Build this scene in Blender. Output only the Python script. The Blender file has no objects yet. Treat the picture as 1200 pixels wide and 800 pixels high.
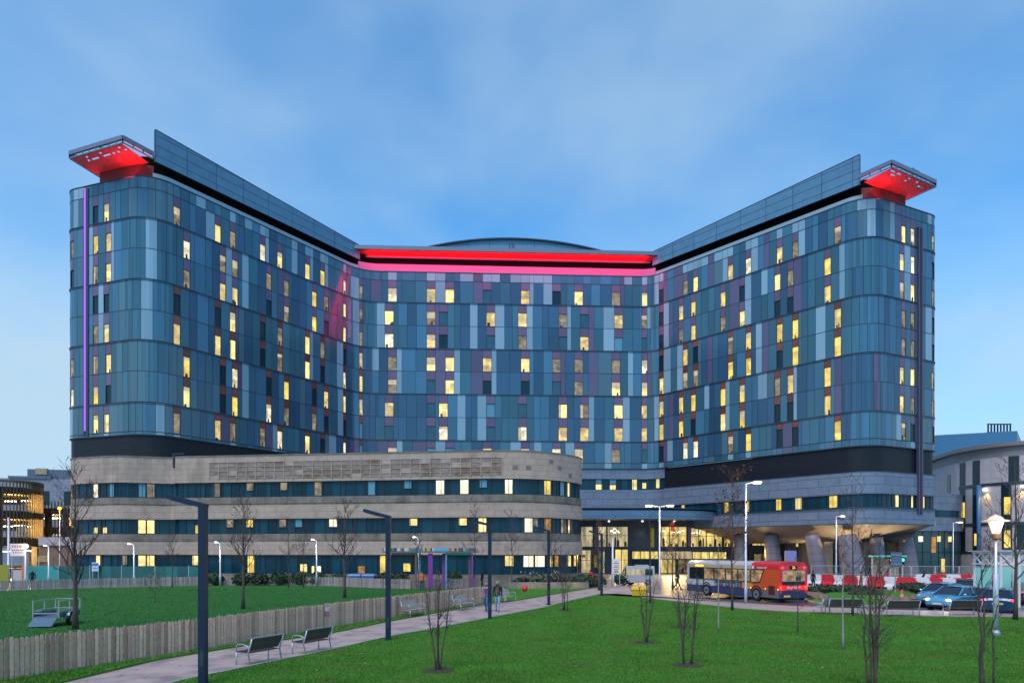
import bpy, math, random
import numpy as np
from mathutils import Vector, Matrix
R = math.radians
rng = random.Random(7)
EM = .55            # lamps and lit rooms, relative to the dusk sky at the chosen exposure
C = bpy.context.scene.collection
CAM_H = 3.57
F = 800.0          # focal length in photo pixels (24 mm on a 36 mm sensor, 1200 px wide)
HOR = 646.0        # photo row of the horizon

def P(px, py, D):
    return Vector(((px-600)/F*D, D, CAM_H-(py-HOR)/F*D))
def G(px, py):
    D = CAM_H*F/(py-HOR)
    return ((px-600)/F*D, D)
def XD(px, D):
    return ((px-600)/F*D, D)

# ---------------------------------------------------------------- materials
MATS = {}
def mat(name, col, rough=.6, metal=0., var=0., vscale=3., bump=0., bscale=20., spec=.5,
        emit=None, estr=0., island=0., stain=None, coat=0.):
    if name in MATS: return MATS[name]
    m = bpy.data.materials.new(name); m.use_nodes = True
    nt = m.node_tree; N = nt.nodes; L = nt.links
    b = N['Principled BSDF']
    b.inputs['Roughness'].default_value = rough
    b.inputs['Metallic'].default_value = metal
    b.inputs['Specular IOR Level'].default_value = spec
    if coat: b.inputs['Coat Weight'].default_value = coat; b.inputs['Coat Roughness'].default_value = .05
    c4 = (*col, 1)
    b.inputs['Base Color'].default_value = c4
    tc = N.new('ShaderNodeTexCoord')
    last = None
    if var > 0:
        n = N.new('ShaderNodeTexNoise'); n.inputs['Scale'].default_value = vscale; n.inputs['Detail'].default_value = 6
        n.inputs['Roughness'].default_value = .65
        L.new(tc.outputs['Object'], n.inputs['Vector'])
        mr = N.new('ShaderNodeMapRange'); mr.inputs[1].default_value = .25; mr.inputs[2].default_value = .75
        mr.inputs[3].default_value = 1-var; mr.inputs[4].default_value = 1+var
        L.new(n.outputs['Fac'], mr.inputs[0])
        mx = N.new('ShaderNodeVectorMath'); mx.operation = 'SCALE'
        mx.inputs[0].default_value = col
        L.new(mr.outputs[0], mx.inputs['Scale']); last = mx.outputs[0]
    if island > 0:
        g = N.new('ShaderNodeNewGeometry')
        mr = N.new('ShaderNodeMapRange'); mr.inputs[3].default_value = 1-island; mr.inputs[4].default_value = 1+island
        L.new(g.outputs['Random Per Island'], mr.inputs[0])
        mx = N.new('ShaderNodeVectorMath'); mx.operation = 'SCALE'; mx.inputs[0].default_value = col
        if last: L.new(last, mx.inputs[0])
        L.new(mr.outputs[0], mx.inputs['Scale']); last = mx.outputs[0]
    if stain:
        scol, sscale, slo, shi = stain
        mp = N.new('ShaderNodeMapping'); mp.inputs['Scale'].default_value = (sscale, sscale, sscale*.35)
        L.new(tc.outputs['Object'], mp.inputs['Vector'])
        n = N.new('ShaderNodeTexNoise'); n.inputs['Scale'].default_value = 1; n.inputs['Detail'].default_value = 5
        L.new(mp.outputs[0], n.inputs['Vector'])
        mr = N.new('ShaderNodeMapRange'); mr.inputs[1].default_value = slo; mr.inputs[2].default_value = shi
        L.new(n.outputs['Fac'], mr.inputs[0])
        mx = N.new('ShaderNodeMix'); mx.data_type = 'RGBA'
        mx.inputs['A'].default_value = c4; mx.inputs['B'].default_value = (*scol, 1)
        if last: L.new(last, mx.inputs['A'])
        L.new(mr.outputs[0], mx.inputs['Factor']); last = mx.outputs['Result']
    if last: L.new(last, b.inputs['Base Color'])
    if bump > 0:
        n = N.new('ShaderNodeTexNoise'); n.inputs['Scale'].default_value = bscale; n.inputs['Detail'].default_value = 4
        L.new(tc.outputs['Object'], n.inputs['Vector'])
        bp = N.new('ShaderNodeBump'); bp.inputs['Strength'].default_value = bump; bp.inputs['Distance'].default_value = .02
        L.new(n.outputs['Fac'], bp.inputs['Height']); L.new(bp.outputs[0], b.inputs['Normal'])
    if emit:
        b.inputs['Emission Color'].default_value = (*emit, 1); b.inputs['Emission Strength'].default_value = estr*EM
    MATS[name] = m; return m

def lit_mat(name, col, strength, contrast=.5, scale=1.3, furn=0., tall=1.3):
    """a lit room seen through glass: uneven brightness of walls, blinds, furniture"""
    m = bpy.data.materials.new(name); m.use_nodes = True
    nt = m.node_tree; N = nt.nodes; L = nt.links; b = N['Principled BSDF']
    b.inputs['Base Color'].default_value = (.02, .03, .04, 1); b.inputs['Roughness'].default_value = .08
    tc = N.new('ShaderNodeTexCoord')
    mp = N.new('ShaderNodeMapping'); mp.inputs['Scale'].default_value = (scale, scale, scale*tall)
    L.new(tc.outputs['Object'], mp.inputs['Vector'])
    n = N.new('ShaderNodeTexNoise'); n.inputs['Scale'].default_value = 1; n.inputs['Detail'].default_value = 3
    L.new(mp.outputs[0], n.inputs['Vector'])
    mr = N.new('ShaderNodeMapRange'); mr.inputs[1].default_value = .35; mr.inputs[2].default_value = .65
    strength *= EM
    mr.inputs[3].default_value = strength*(1-contrast); mr.inputs[4].default_value = strength*(1+contrast*.4)
    L.new(n.outputs['Fac'], mr.inputs[0])
    out = mr.outputs[0]
    if furn:
        v = N.new('ShaderNodeTexVoronoi'); v.inputs['Scale'].default_value = furn; v.distance = 'CHEBYCHEV'
        mv = N.new('ShaderNodeMapping'); mv.inputs['Scale'].default_value = (1, 1, tall/1.3)
        L.new(tc.outputs['Object'], mv.inputs['Vector']); L.new(mv.outputs[0], v.inputs['Vector'])
        sep = N.new('ShaderNodeSeparateColor'); L.new(v.outputs['Color'], sep.inputs[0])
        m2 = N.new('ShaderNodeMapRange'); m2.inputs[1].default_value = .0; m2.inputs[2].default_value = 1
        m2.inputs[3].default_value = .6; m2.inputs[4].default_value = 1.15
        L.new(sep.outputs[0], m2.inputs[0])
        mu = N.new('ShaderNodeMath'); mu.operation = 'MULTIPLY'
        L.new(out, mu.inputs[0]); L.new(m2.outputs[0], mu.inputs[1]); out = mu.outputs[0]
    b.inputs['Emission Color'].default_value = (*col, 1)
    L.new(out, b.inputs['Emission Strength'])
    MATS[name] = m; return m

def course_mat(name, col, mortar, bw, bh, msize=.012, rough=.7, metal=0., var=.12, offset=.5, stain=None, spec=.4, bump=.0, mix=.0):
    """stone courses or metal cladding sheets laid out along the wall (u = metres along, v = height)"""
    m = bpy.data.materials.new(name); m.use_nodes = True
    nt = m.node_tree; N = nt.nodes; L = nt.links; b = N['Principled BSDF']
    b.inputs['Roughness'].default_value = rough; b.inputs['Metallic'].default_value = metal
    b.inputs['Specular IOR Level'].default_value = spec
    uv = N.new('ShaderNodeUVMap')
    br = N.new('ShaderNodeTexBrick'); br.inputs['Scale'].default_value = 1
    br.inputs['Brick Width'].default_value = bw; br.inputs['Row Height'].default_value = bh
    br.inputs['Mortar Size'].default_value = msize; br.inputs['Mortar Smooth'].default_value = .1
    br.offset = offset; br.inputs['Bias'].default_value = -.2
    c1 = tuple(c*(1+var) for c in col); c2 = tuple(c*(1-var) for c in col)
    br.inputs['Color1'].default_value = (*c1, 1); br.inputs['Color2'].default_value = (*c2, 1)
    br.inputs['Mortar'].default_value = (*mortar, 1)
    L.new(uv.outputs[0], br.inputs['Vector'])
    last = br.outputs['Color']
    n = N.new('ShaderNodeTexNoise'); n.inputs['Scale'].default_value = .8; n.inputs['Detail'].default_value = 8; n.inputs['Roughness'].default_value = .7
    L.new(uv.outputs[0], n.inputs['Vector'])
    mr = N.new('ShaderNodeMapRange'); mr.inputs[1].default_value = .3; mr.inputs[2].default_value = .7
    mr.inputs[3].default_value = .86; mr.inputs[4].default_value = 1.12
    L.new(n.outputs['Fac'], mr.inputs[0])
    vm = N.new('ShaderNodeVectorMath'); vm.operation = 'SCALE'
    L.new(last, vm.inputs[0]); L.new(mr.outputs[0], vm.inputs['Scale']); last = vm.outputs[0]
    if stain:
        scol, sx, sy, lo, hi, amt = stain
        mp = N.new('ShaderNodeMapping'); mp.inputs['Scale'].default_value = (sx, sy, 1)
        L.new(uv.outputs[0], mp.inputs['Vector'])
        n2 = N.new('ShaderNodeTexNoise'); n2.inputs['Scale'].default_value = 1; n2.inputs['Detail'].default_value = 6
        n2.inputs['Roughness'].default_value = .7
        L.new(mp.outputs[0], n2.inputs['Vector'])
        m2 = N.new('ShaderNodeMapRange'); m2.inputs[1].default_value = lo; m2.inputs[2].default_value = hi
        m2.inputs[4].default_value = amt
        L.new(n2.outputs['Fac'], m2.inputs[0])
        mx = N.new('ShaderNodeMix'); mx.data_type = 'RGBA'; mx.inputs['B'].default_value = (*scol, 1)
        L.new(last, mx.inputs['A']); L.new(m2.outputs[0], mx.inputs['Factor']); last = mx.outputs['Result']
    L.new(last, b.inputs['Base Color'])
    MATS[name] = m; return m

# ---------------------------------------------------------------- mesh builder
class MB:
    def __init__(s): s.v = []; s.f = []; s.m = []; s.uv = []
    def face(s, pts, m=0, uv=None):
        i = len(s.v); s.v.extend(tuple(p) for p in pts)
        s.f.append(tuple(range(i, i+len(pts)))); s.m.append(m); s.uv.append(uv)
    def mesh(s, vs, fs, m=0):
        i = len(s.v); s.v.extend(tuple(p) for p in vs)
        for f in fs: s.f.append(tuple(a+i for a in f)); s.m.append(m); s.uv.append(None)
    def box(s, c, size, m=0, rz=0., rot=None):
        x, y, z = (a/2 for a in size)
        vs = [Vector((a*x, b*y, d*z)) for a in (-1, 1) for b in (-1, 1) for d in (-1, 1)]
        M = rot if rot is not None else Matrix.Rotation(rz, 3, 'Z')
        vs = [M @ v + Vector(c) for v in vs]
        s.mesh(vs, [(0,1,3,2),(4,6,7,5),(0,4,5,1),(2,3,7,6),(0,2,6,4),(1,5,7,3)], m)
    def bar(s, p, q, w, h, m=0):
        p = Vector(p); q = Vector(q); d = q-p
        if d.length < 1e-6: return
        t = d.normalized(); up = Vector((0,0,1)) if abs(t.z) < .95 else Vector((0,1,0))
        a = t.cross(up).normalized(); b = a.cross(t)
        M = Matrix((t, a, b)).transposed()
        s.box((p+q)/2, (d.length, w, h), m, rot=M)
    def tube(s, pts, rad, n=6, m=0, cap=True):
        pts = [Vector(p) for p in pts]
        if not hasattr(rad, '__len__'): rad = [rad]*len(pts)
        i0 = len(s.v); prev = None
        for k, p in enumerate(pts):
            t = (pts[min(k+1, len(pts)-1)]-pts[max(k-1, 0)]).normalized()
            if prev is None:
                a = t.cross(Vector((0,0,1)) if abs(t.z) < .9 else Vector((1,0,0))).normalized()
            else:
                a = (prev-t*prev.dot(t)).normalized()
            prev = a; b = t.cross(a)
            for j in range(n):
                an = 2*math.pi*j/n
                s.v.append(tuple(p+(a*math.cos(an)+b*math.sin(an))*rad[k]))
        for k in range(len(pts)-1):
            for j in range(n):
                s.f.append((i0+k*n+j, i0+k*n+(j+1) % n, i0+(k+1)*n+(j+1) % n, i0+(k+1)*n+j)); s.m.append(m); s.uv.append(None)
        if cap and n > 2:
            s.f.append(tuple(i0+j for j in range(n))[::-1]); s.m.append(m); s.uv.append(None)
            s.f.append(tuple(i0+(len(pts)-1)*n+j for j in range(n))); s.m.append(m); s.uv.append(None)
    def lathe(s, prof, c=(0,0,0), n=16, m=0):
        s.tube([(c[0], c[1], c[2]+z) for r, z in prof], [max(r, 1e-4) for r, z in prof], n, m)
    def prism(s, poly, z0, z1, m=0, mtop=None):
        n = len(poly)
        s.face([(x, y, z1) for x, y in poly], m if mtop is None else mtop)
        s.face([(x, y, z0) for x, y in reversed(poly)], m)
        for i in range(n):
            a = poly[i]; b = poly[(i+1) % n]
            s.face([(a[0],a[1],z0),(b[0],b[1],z0),(b[0],b[1],z1),(a[0],a[1],z1)], m)
    def extr_x(s, prof, x0, x1, m=0):
        """profile in (y,z) pushed along x"""
        n = len(prof)
        s.face([(x1, y, z) for y, z in prof], m); s.face([(x0, y, z) for y, z in reversed(prof)], m)
        for i in range(n):
            a = prof[i]; b = prof[(i+1) % n]
            s.face([(x0,a[0],a[1]),(x0,b[0],b[1]),(x1,b[0],b[1]),(x1,a[0],a[1])], m)
    def blob(s, c, r, m=0, n=8, seed=0, j=.15):
        rr = random.Random(seed); rings = max(4, n//2+1)
        if not hasattr(r, '__len__'): r = (r, r, r)
        i0 = len(s.v)
        for a in range(rings+1):
            th = math.pi*a/rings
            for b in range(n):
                ph = 2*math.pi*b/n; k = 1+rr.uniform(-j, j)
                s.v.append((c[0]+r[0]*k*math.sin(th)*math.cos(ph), c[1]+r[1]*k*math.sin(th)*math.sin(ph), c[2]+r[2]*k*math.cos(th)))
        for a in range(rings):
            for b in range(n):
                s.f.append((i0+a*n+b, i0+(a+1)*n+b, i0+(a+1)*n+(b+1) % n, i0+a*n+(b+1) % n)); s.m.append(m); s.uv.append(None)
    def build(s, name, mats, parent=None, smooth=False, off=(0,0,0)):
        if not isinstance(mats, (list, tuple)): mats = [mats]
        me = bpy.data.meshes.new(name)
        if any(off): vs = [(x-off[0], y-off[1], z-off[2]) for x, y, z in s.v]
        else: vs = s.v
        me.from_pydata(vs, [], s.f)
        for m in mats: me.materials.append(m)
        me.polygons.foreach_set('material_index', s.m)
        if smooth: me.polygons.foreach_set('use_smooth', [True]*len(s.f))
        if any(u is not None for u in s.uv):
            ul = me.uv_layers.new(name='UVMap'); k = 0
            flat = []
            for f, u in zip(s.f, s.uv):
                for j in range(len(f)): flat.extend(u[j] if u else (0., 0.))
            ul.data.foreach_set('uv', flat)
        me.update()
        o = bpy.data.objects.new(name, me); C.objects.link(o)
        if parent is not None: o.parent = parent
        return o

def tag(o, label=None, cat=None, group=None, kind=None):
    if label: o['label'] = label
    if cat: o['category'] = cat
    if group: o['group'] = group
    if kind: o['kind'] = kind
    return o
def thing(name, label, cat, loc=(0,0,0), rz=0., group=None):
    o = bpy.data.objects.new(name, None); C.objects.link(o)
    o.location = (loc[0], loc[1], loc[2] if len(loc) > 2 else 0); o.rotation_euler = (0,0,rz)
    return tag(o, label, cat, group)
def mover(o, loc, rz=0.):
    o.location = (loc[0], loc[1], loc[2] if len(loc) > 2 else 0); o.rotation_euler = (0,0,rz); return o
def copy_tree(o, parent=None):
    c = o.copy(); C.objects.link(c); c.parent = parent
    for ch in list(o.children): copy_tree(ch, c)
    return c
def light(kind, name, loc, energy, col, parent=None, size=.3, aim=None, spot=None, sy=None, blend=.5):
    ld = bpy.data.lights.new(name, kind); ld.energy = energy*EM; ld.color = col
    if kind == 'AREA':
        ld.size = size
        if sy: ld.shape = 'RECTANGLE'; ld.size_y = sy
    else: ld.shadow_soft_size = size
    if spot: ld.spot_size = spot; ld.spot_blend = blend
    o = bpy.data.objects.new(name, ld); C.objects.link(o); o.location = loc
    if aim is not None: o.rotation_euler = Vector(aim).to_track_quat('-Z', 'Y').to_euler()
    if parent is not None: o.parent = parent
    return o
def text_mesh(body, name, size, material, parent, loc, rot, ext=.004, align='CENTER'):
    cu = bpy.data.curves.new(name, 'FONT'); cu.body = body; cu.size = size; cu.extrude = ext
    cu.align_x = align; cu.align_y = 'CENTER'
    t = bpy.data.objects.new(name, cu); C.objects.link(t)
    bpy.context.view_layer.update()
    me = bpy.data.meshes.new_from_object(t.evaluated_get(bpy.context.evaluated_depsgraph_get()))
    bpy.data.objects.remove(t)
    me.materials.clear(); me.materials.append(material)
    o = bpy.data.objects.new(name, me); C.objects.link(o); o.parent = parent
    o.location = loc; o.rotation_euler = rot
    return o

# ---------------------------------------------------------------- plan paths
class Path:
    """a wall line in plan, travelled left to right as the photo sees it; outward is to the viewer's side"""
    def __init__(s, ctrl):
        pts = []
        n = len(ctrl)
        for i, (x, y, r) in enumerate(ctrl):
            p = Vector((x, y))
            if r <= 0 or i in (0, n-1): pts.append(p); continue
            a = (Vector(ctrl[i-1][:2])-p).normalized(); b = (Vector(ctrl[i+1][:2])-p).normalized()
            ang = a.angle(b); t = r/math.tan(ang/2)
            c = p+(a+b).normalized()*(r/math.sin(ang/2))
            p0 = p+a*t; p1 = p+b*t
            v0 = p0-c; v1 = p1-c; tot = v0.angle_signed(v1)
            k = max(4, int(abs(tot)/R(6)))
            for j in range(k+1):
                th = -tot*j/k
                pts.append(c+Vector((v0.x*math.cos(th)-v0.y*math.sin(th), v0.x*math.sin(th)+v0.y*math.cos(th))))
        s.p = pts; s.s = [0.]
        for a, b in zip(pts, pts[1:]): s.s.append(s.s[-1]+(b-a).length)
        s.len = s.s[-1]
    def at(s, u):
        u = min(max(u, 0), s.len-1e-6)
        import bisect
        i = min(max(bisect.bisect_right(s.s, u)-1, 0), len(s.p)-2)
        k = (u-s.s[i])/(s.s[i+1]-s.s[i]) if s.s[i+1] > s.s[i] else 0
        p = s.p[i].lerp(s.p[i+1], k)
        def nrm(j):
            j = min(max(j, 0), len(s.p)-2); d = (s.p[j+1]-s.p[j]).normalized(); return Vector((d.y, -d.x))
        n = nrm(i)
        if k < .5: o = nrm(i-1); n = (n*(.5+k)+o*(.5-k)).normalized() if n.angle(o) < R(15) else n
        else: o = nrm(i+1); n = (n*(1.5-k)+o*(k-.5)).normalized() if n.angle(o) < R(15) else n
        return p, n
    def pt(s, u, off, z):
        p, n = s.at(u); return (p.x+n.x*off, p.y+n.y*off, z)
    def s_of_px(s, px, lo=0., hi=None):
        hi = s.len if hi is None else hi
        best = None; u = lo
        while u <= hi:
            p, n = s.at(u); q = 600+F*p.x/p.y
            if n.dot(-p) > 0:
                d = abs(q-px)
                if best is None or d < best[0]: best = (d, u)
            u += .05
        return best[1]
    def cuts(s, s0, s1, step=2.0):
        out = [s0]+[x for x in s.s if s0+1e-3 < x < s1-1e-3]+[s1]
        res = []
        for a, b in zip(out, out[1:]):
            k = max(1, int((b-a)/step))
            res += [a+(b-a)*j/k for j in range(k)]
        return res+[s1]
def strip(mb, path, s0, s1, o0, o1, z0, z1, m=0, step=3.0, top=True, bottom=True, ends=True, back=True):
    """a wall band along a path: outer face at o1, inner at o0, with uv in metres"""
    cs = path.cuts(s0, s1, step)
    for a, b in zip(cs, cs[1:]):
        A0 = path.pt(a, o1, z0); B0 = path.pt(b, o1, z0); B1 = path.pt(b, o1, z1); A1 = path.pt(a, o1, z1)
        mb.face([A0, B0, B1, A1], m, [(a,z0),(b,z0),(b,z1),(a,z1)])
        a0 = path.pt(a, o0, z0); b0 = path.pt(b, o0, z0); b1 = path.pt(b, o0, z1); a1 = path.pt(a, o0, z1)
        if back: mb.face([b0, a0, a1, b1], m, [(b,z0),(a,z0),(a,z1),(b,z1)])
        if top: mb.face([A1, B1, b1, a1], m, [(a,0),(b,0),(b,o1-o0),(a,o1-o0)])
        if bottom: mb.face([a0, b0, B0, A0], m, [(a,0),(b,0),(b,o1-o0),(a,o1-o0)])
    if ends:
        for u, fl in ((s0, 0), (s1, 1)):
            q = [path.pt(u,o0,z0), path.pt(u,o1,z0), path.pt(u,o1,z1), path.pt(u,o0,z1)]
            w = [(0,z0),(o1-o0,z0),(o1-o0,z1),(0,z1)]
            if fl: q = q[::-1]; w = w[::-1]
            mb.face(q, m, w)
# ---------------------------------------------------------------- materials of the place
M_teal = mat('cladding_teal', (.040,.138,.196), .13, island=.25, spec=.6)
M_deep = mat('cladding_deep_blue', (.031,.096,.175), .13, island=.25, spec=.6)
M_mid = mat('cladding_mid_blue', (.048,.162,.262), .13, island=.22, spec=.6)
M_pale = mat('cladding_pale_blue', (.22,.385,.48), .16, island=.16, spec=.6)
M_plum = mat('cladding_plum', (.10,.092,.172), .15, island=.2, spec=.6)
M_slate = mat('cladding_slate', (.072,.165,.215), .14, island=.16, spec=.6)
M_backing = mat('facade_backing', (.012,.018,.025), .5)
M_ring = mat('facade_ring', (.035,.06,.085), .35, metal=.3)
M_span_plum = mat('spandrel_plum', (.14,.10,.18), .25, island=.15)
M_span_rust = mat('spandrel_rust', (.19,.06,.045), .25, island=.3)
M_frame_dark = mat('window_frame_dark', (.03,.035,.045), .4)
W_lit = lit_mat('window_lit_warm', (1,.77,.28), 2.0, .3, .8, .7)
W_lit2 = lit_mat('window_lit_cool', (1,.88,.58), 1.7, .4, .9, .8)
W_lit3 = lit_mat('window_lit_mellow', (1,.72,.26), 1.35, .45, .9, .9)
W_yel = lit_mat('window_lit_yellow', (1,.70,.13), 1.6, .3, .8, .7)
W_white = lit_mat('window_lit_white', (1,.88,.62), 1.9, .25, .8, 0)
W_dim = lit_mat('window_lit_dim', (1,.76,.42), .42, .5, 1.2, 1.0)
W_amber = lit_mat('window_lit_amber', (1,.45,.06), .8, .4, 1.2, 1.5)
W_dark = mat('window_dark_glass', (.008,.03,.045), .1, spec=.35)
W_teal = mat('window_unlit_teal', (.022,.085,.125), .08, spec=.7, var=.3, vscale=.6)  # unlit glass with part of its reflection put into the base colour
W_blue = mat('window_sky_reflection', (.10,.30,.42), .2)  # sky mirrored in the glass, painted as a lighter blue base
W_hall = lit_mat('hall_lit', (1,.74,.20), 1.45, .6, 1.5, 1.3, .25)
W_hall2 = lit_mat('hall_lit_soft', (1,.80,.42), .75, .55, 1.3, 1.2, .25)
M_fin = course_mat('roof_screen_metal', (.10,.24,.36), (.04,.09,.14), 4.2, 1.25, .05, .4, .15, .05, 0)
M_black = course_mat('louvre_black', (.012,.016,.024), (.004,.005,.008), 3.0, .12, .02, .45, .2, .1, 0)
M_metal = course_mat('cladding_metal', (.17,.23,.31), (.07,.09,.12), 3.0, 1.15, .035, .45, .15, .06, .5)
M_metal2 = course_mat('canopy_metal', (.10,.20,.32), (.04,.08,.13), 4.0, .9, .03, .4, .15, .06, .5)
M_roof = mat('roof_membrane', (.16,.18,.2), .8, var=.1)
M_edge = mat('edge_metal', (.16,.20,.27), .5, metal=.2)
M_parapet_lit = mat('parapet_panel_lit_pink', (.50,.15,.33), .5)  # pink lamp wash put into the base colour of the parapet
M_soffit_lit = mat('soffit_panel_lit_red', (.60,.07,.06), .5)  # red of the lamp wash dyed into the base colour
M_wing_par = mat('parapet_panel_blue', (.26,.38,.46), .4)
M_gap = mat('shadow_gap', (.003,.003,.004), .9, spec=.1)  # near-black base puts the shade of recesses and slots into the colour
M_stone = course_mat('pale_stone', (.43,.352,.29), (.17,.155,.145), 1.35, .62, .012, .85, 0, .05, .5,
                     stain=((.11,.095,.085), .35, .12, .52, .74, .55), spec=.2)
M_stone_ledge = course_mat('stone_ledge', (.24,.21,.18), (.10,.09,.085), 1.35, 1.0, .012, .9, 0, .1, .5,
                     stain=((.05,.06,.04), .5, .4, .45, .7, .7), spec=.2)
M_stone_brown = course_mat('stone_relief', (.30,.255,.225), (.2,.18,.16), .9, .3, .01, .9, 0, .14, .5,
                     stain=((.17,.10,.07), .45, .7, .44, .6, .8), spec=.2)
M_stone_dark = mat('stone_dark_block', (.19,.17,.15), .9, var=.1)
M_glassband = mat('window_band_glass', (.006,.05,.08), .15, island=.35, spec=.22)
M_mull = mat('mullion_dark', (.02,.028,.036), .4)
M_conc = mat('concrete', (.33,.32,.31), .8, var=.12, vscale=.6, bump=.1)
M_navy = mat('post_navy', (.008,.024,.055), .5, spec=.3)
M_galv = mat('galvanised_steel', (.45,.49,.54), .38, metal=.6, var=.12, vscale=4)
M_whitepost = mat('post_white', (.55,.6,.68), .4, metal=.3)
M_wood = mat('weathered_timber', (.56,.365,.262), .85, island=.42, var=.22, vscale=9, bump=.2, bscale=30)
M_wood_far = mat('weathered_timber_grey', (.33,.28,.265), .85, island=.3, var=.15, vscale=6)
M_slats = mat('bench_timber', (.075,.053,.042), .7, island=.2, var=.15, vscale=8)
M_slats_pale = mat('bench_timber_pale', (.42,.36,.33), .7, island=.15, var=.12, vscale=8)
M_bark = mat('bark', (.085,.065,.055), .9, var=.25, vscale=14, bump=.4)
M_bark_pale = mat('bark_pale', (.30,.29,.27), .8, var=.3, vscale=10)
M_twig = mat('twig', (.075,.055,.05), .9)
M_twig_red = mat('twig_reddish', (.13,.055,.045), .9)
M_leaf_brown = mat('leaf_brown', (.17,.07,.04), .8, island=.4)
M_leaf = mat('leaf_dark', (.025,.055,.025), .7, island=.45)
M_leaf_yel = mat('leaf_yellow_green', (.22,.24,.06), .7, island=.3)
M_black_rub = mat('rubber', (.012,.012,.013), .8)
M_red_p = mat('red_plastic', (.62,.02,.03), .45)
M_white_p = mat('white_plastic', (.72,.72,.74), .45, var=.05)
M_yellow_p = mat('yellow_plastic', (.75,.50,.03), .45)
M_orange_p = mat('orange_plastic', (.8,.16,.02), .45)
M_skin = mat('skin', (.50,.30,.22), .6)
M_hairw = mat('hair_white', (.30,.28,.26), .85)
M_haird = mat('hair_dark', (.03,.022,.018), .8)
L_lamp = mat('lamp_glow', (.9,.9,.9), .4, emit=(1,.86,.62), estr=9)
L_lampw = mat('lamp_glow_white', (.9,.9,.9), .4, emit=(1,.93,.82), estr=5)
L_sod = mat('lamp_glow_orange', (.9,.5,.1), .4, emit=(1,.33,.02), estr=5)
L_led_red = mat('led_red', (.6,.01,.01), .4, emit=(1,.01,.008), estr=1.3)
L_led_pur = mat('led_purple', (.4,.1,.6), .4, emit=(.42,.10,.95), estr=1.0)
# ---------------------------------------------------------------- hospital tower
TP = Path([(-42,120,0),(-60.3,90.8,2.2),(-45.84,85.9,4.2),(-25.7,116.1,6),(24.2,118.6,4),(47.75,91.2,4.2),(62.0,97.9,2.2),(43,121,0)])
tower = thing('hospital_tower', 'tall blue glass clad hospital tower with two splayed wings and red lit roof edges', 'hospital', (0,112,0))
TO = tower.location
def tb(mb, name, mats, parent=None, **k):
    par = parent or tower
    return mb.build(name, mats, par, off=tuple(TO), **k)
Z_TOP, Z_BOT = 51.2, 17.95
S = lambda px: TP.s_of_px(px)
sA0 = 8.0; sA5 = TP.len-6.0
WIN = { # photo column -> row letters; state per row: w lit, y yellow, d dim, k dark, b blue
 'A': {124.5:'w--kw-kw', 112:'k--kd--w', 207.5:'d--kw--d', 255.5:'w--kw--w', 273:'d--ww--d', 308:'w--kk--d', 328:'w--dd--w',
   360.5:'w--ww--w', 378:'y--dk--k', 404:'w--kw--w', 423:'d--ww--b',
   460:'w--dd--w', 505:'w--wk--b', 527:'w--ww--b', 571:'k--wk--w', 615.5:'w--wk--w', 652:'k--dk--w', 678:'w--dd--w', 722:'d--dw--d', 755.5:'w--ww--k',
   775:'k--kw--k', 803:'d--yd--w', 815:'w--kd--w', 856:'w--dy--d', 877:'w--yy--y', 913.5:'w--yk--k', 932:'d--yy--k', 981.5:'d--yy--y',
   1059:'w--dd--d', 1069.5:'w--dd--k', 1094:'d--kk--k'},
 'B': {84:'-dk--dw-', 112:'-yd--dy-', 127:'-ww--wk-', 219:'-wd--yw-', 261:'-dw--kk-', 275.5:'-dw--wy-', 315:'-dk--kw-', 336:'-dd--yd-', 368.5:'-yy--kd-', 382.5:'-dk--wk-',
   404:'-ww--wk-', 423:'-dd--wb-', 456:'-ww--wk-', 505:'-dw--kk-', 519.5:'-kk--ww-', 575:'-wk--bk-', 612:'-wd--kw-', 659.5:'-dk--ww-', 685:'-kw--dw-', 725:'-wb--ww-',
   755:'-dk--ww-', 775:'-kk--yy-', 798:'-yd--yy-', 812.5:'-yy--yk-', 847:'-yd--yw-', 869.5:'-kw--yy-', 911:'-wk--dk-', 926:'-dk--yk-', 969.5:'-yy--yy-',
   1057:'-wd--ww-', 1069.5:'-ww--wd-', 1094:'-kd--dd-'}}
ROWZ = [(46.04,49.75),(42.14,46.04),(38.24,42.14),(34.36,38.24),(30.48,34.36),(26.53,30.48),(22.58,26.53),(18.87,22.58)]
GROUPS = [((0,),'A',46.04,49.75),((1,2),'B',38.24,46.04),((3,4),'A',30.48,38.24),((5,6),'B',22.58,30.48),((7,),'A',18.87,22.58)]
WMAT = {'w':1,'y':2,'d':3,'k':4,'b':5}
WMATS = [M_frame_dark, W_lit, W_yel, W_dim, W_dark, W_blue]
clad = MB()      # 0 teal 1 deep 2 mid 3 pale 4 plum 5 slate 6 spandrel plum 7 spandrel rust
CM = [M_teal, M_deep, M_mid, M_pale, M_plum, M_slate, M_span_plum, M_span_rust]
windows = []
S_CACHE = {}
def sc(px):
    if px not in S_CACHE: S_CACHE[px] = S(px)
    return S_CACHE[px]
s_c0, s_c1 = sc(432), sc(757)          # centre
s_l0, s_r1 = sc(188), sc(1003)
s_in_l, s_in_r = sc(420), sc(768)
s_step = sc(392)
ZB = lambda s: 18.5 if s < s_step else Z_BOT
def panel(s0, s1, z0, z1, m, g=.022):
    s0 += g; s1 -= g; z0 += g; z1 -= g
    j = [rng.uniform(-.009,.009) for _ in range(4)]
    cs = TP.cuts(s0, s1, 5) if s1-s0 > .4 else [s0, s1]
    t = .05
    for k, (a, b) in enumerate(zip(cs, cs[1:])):
        clad.face([TP.pt(a,j[0],z0),TP.pt(b,j[1],z0),TP.pt(b,j[2],z1),TP.pt(a,j[3],z1)], m)
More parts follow.
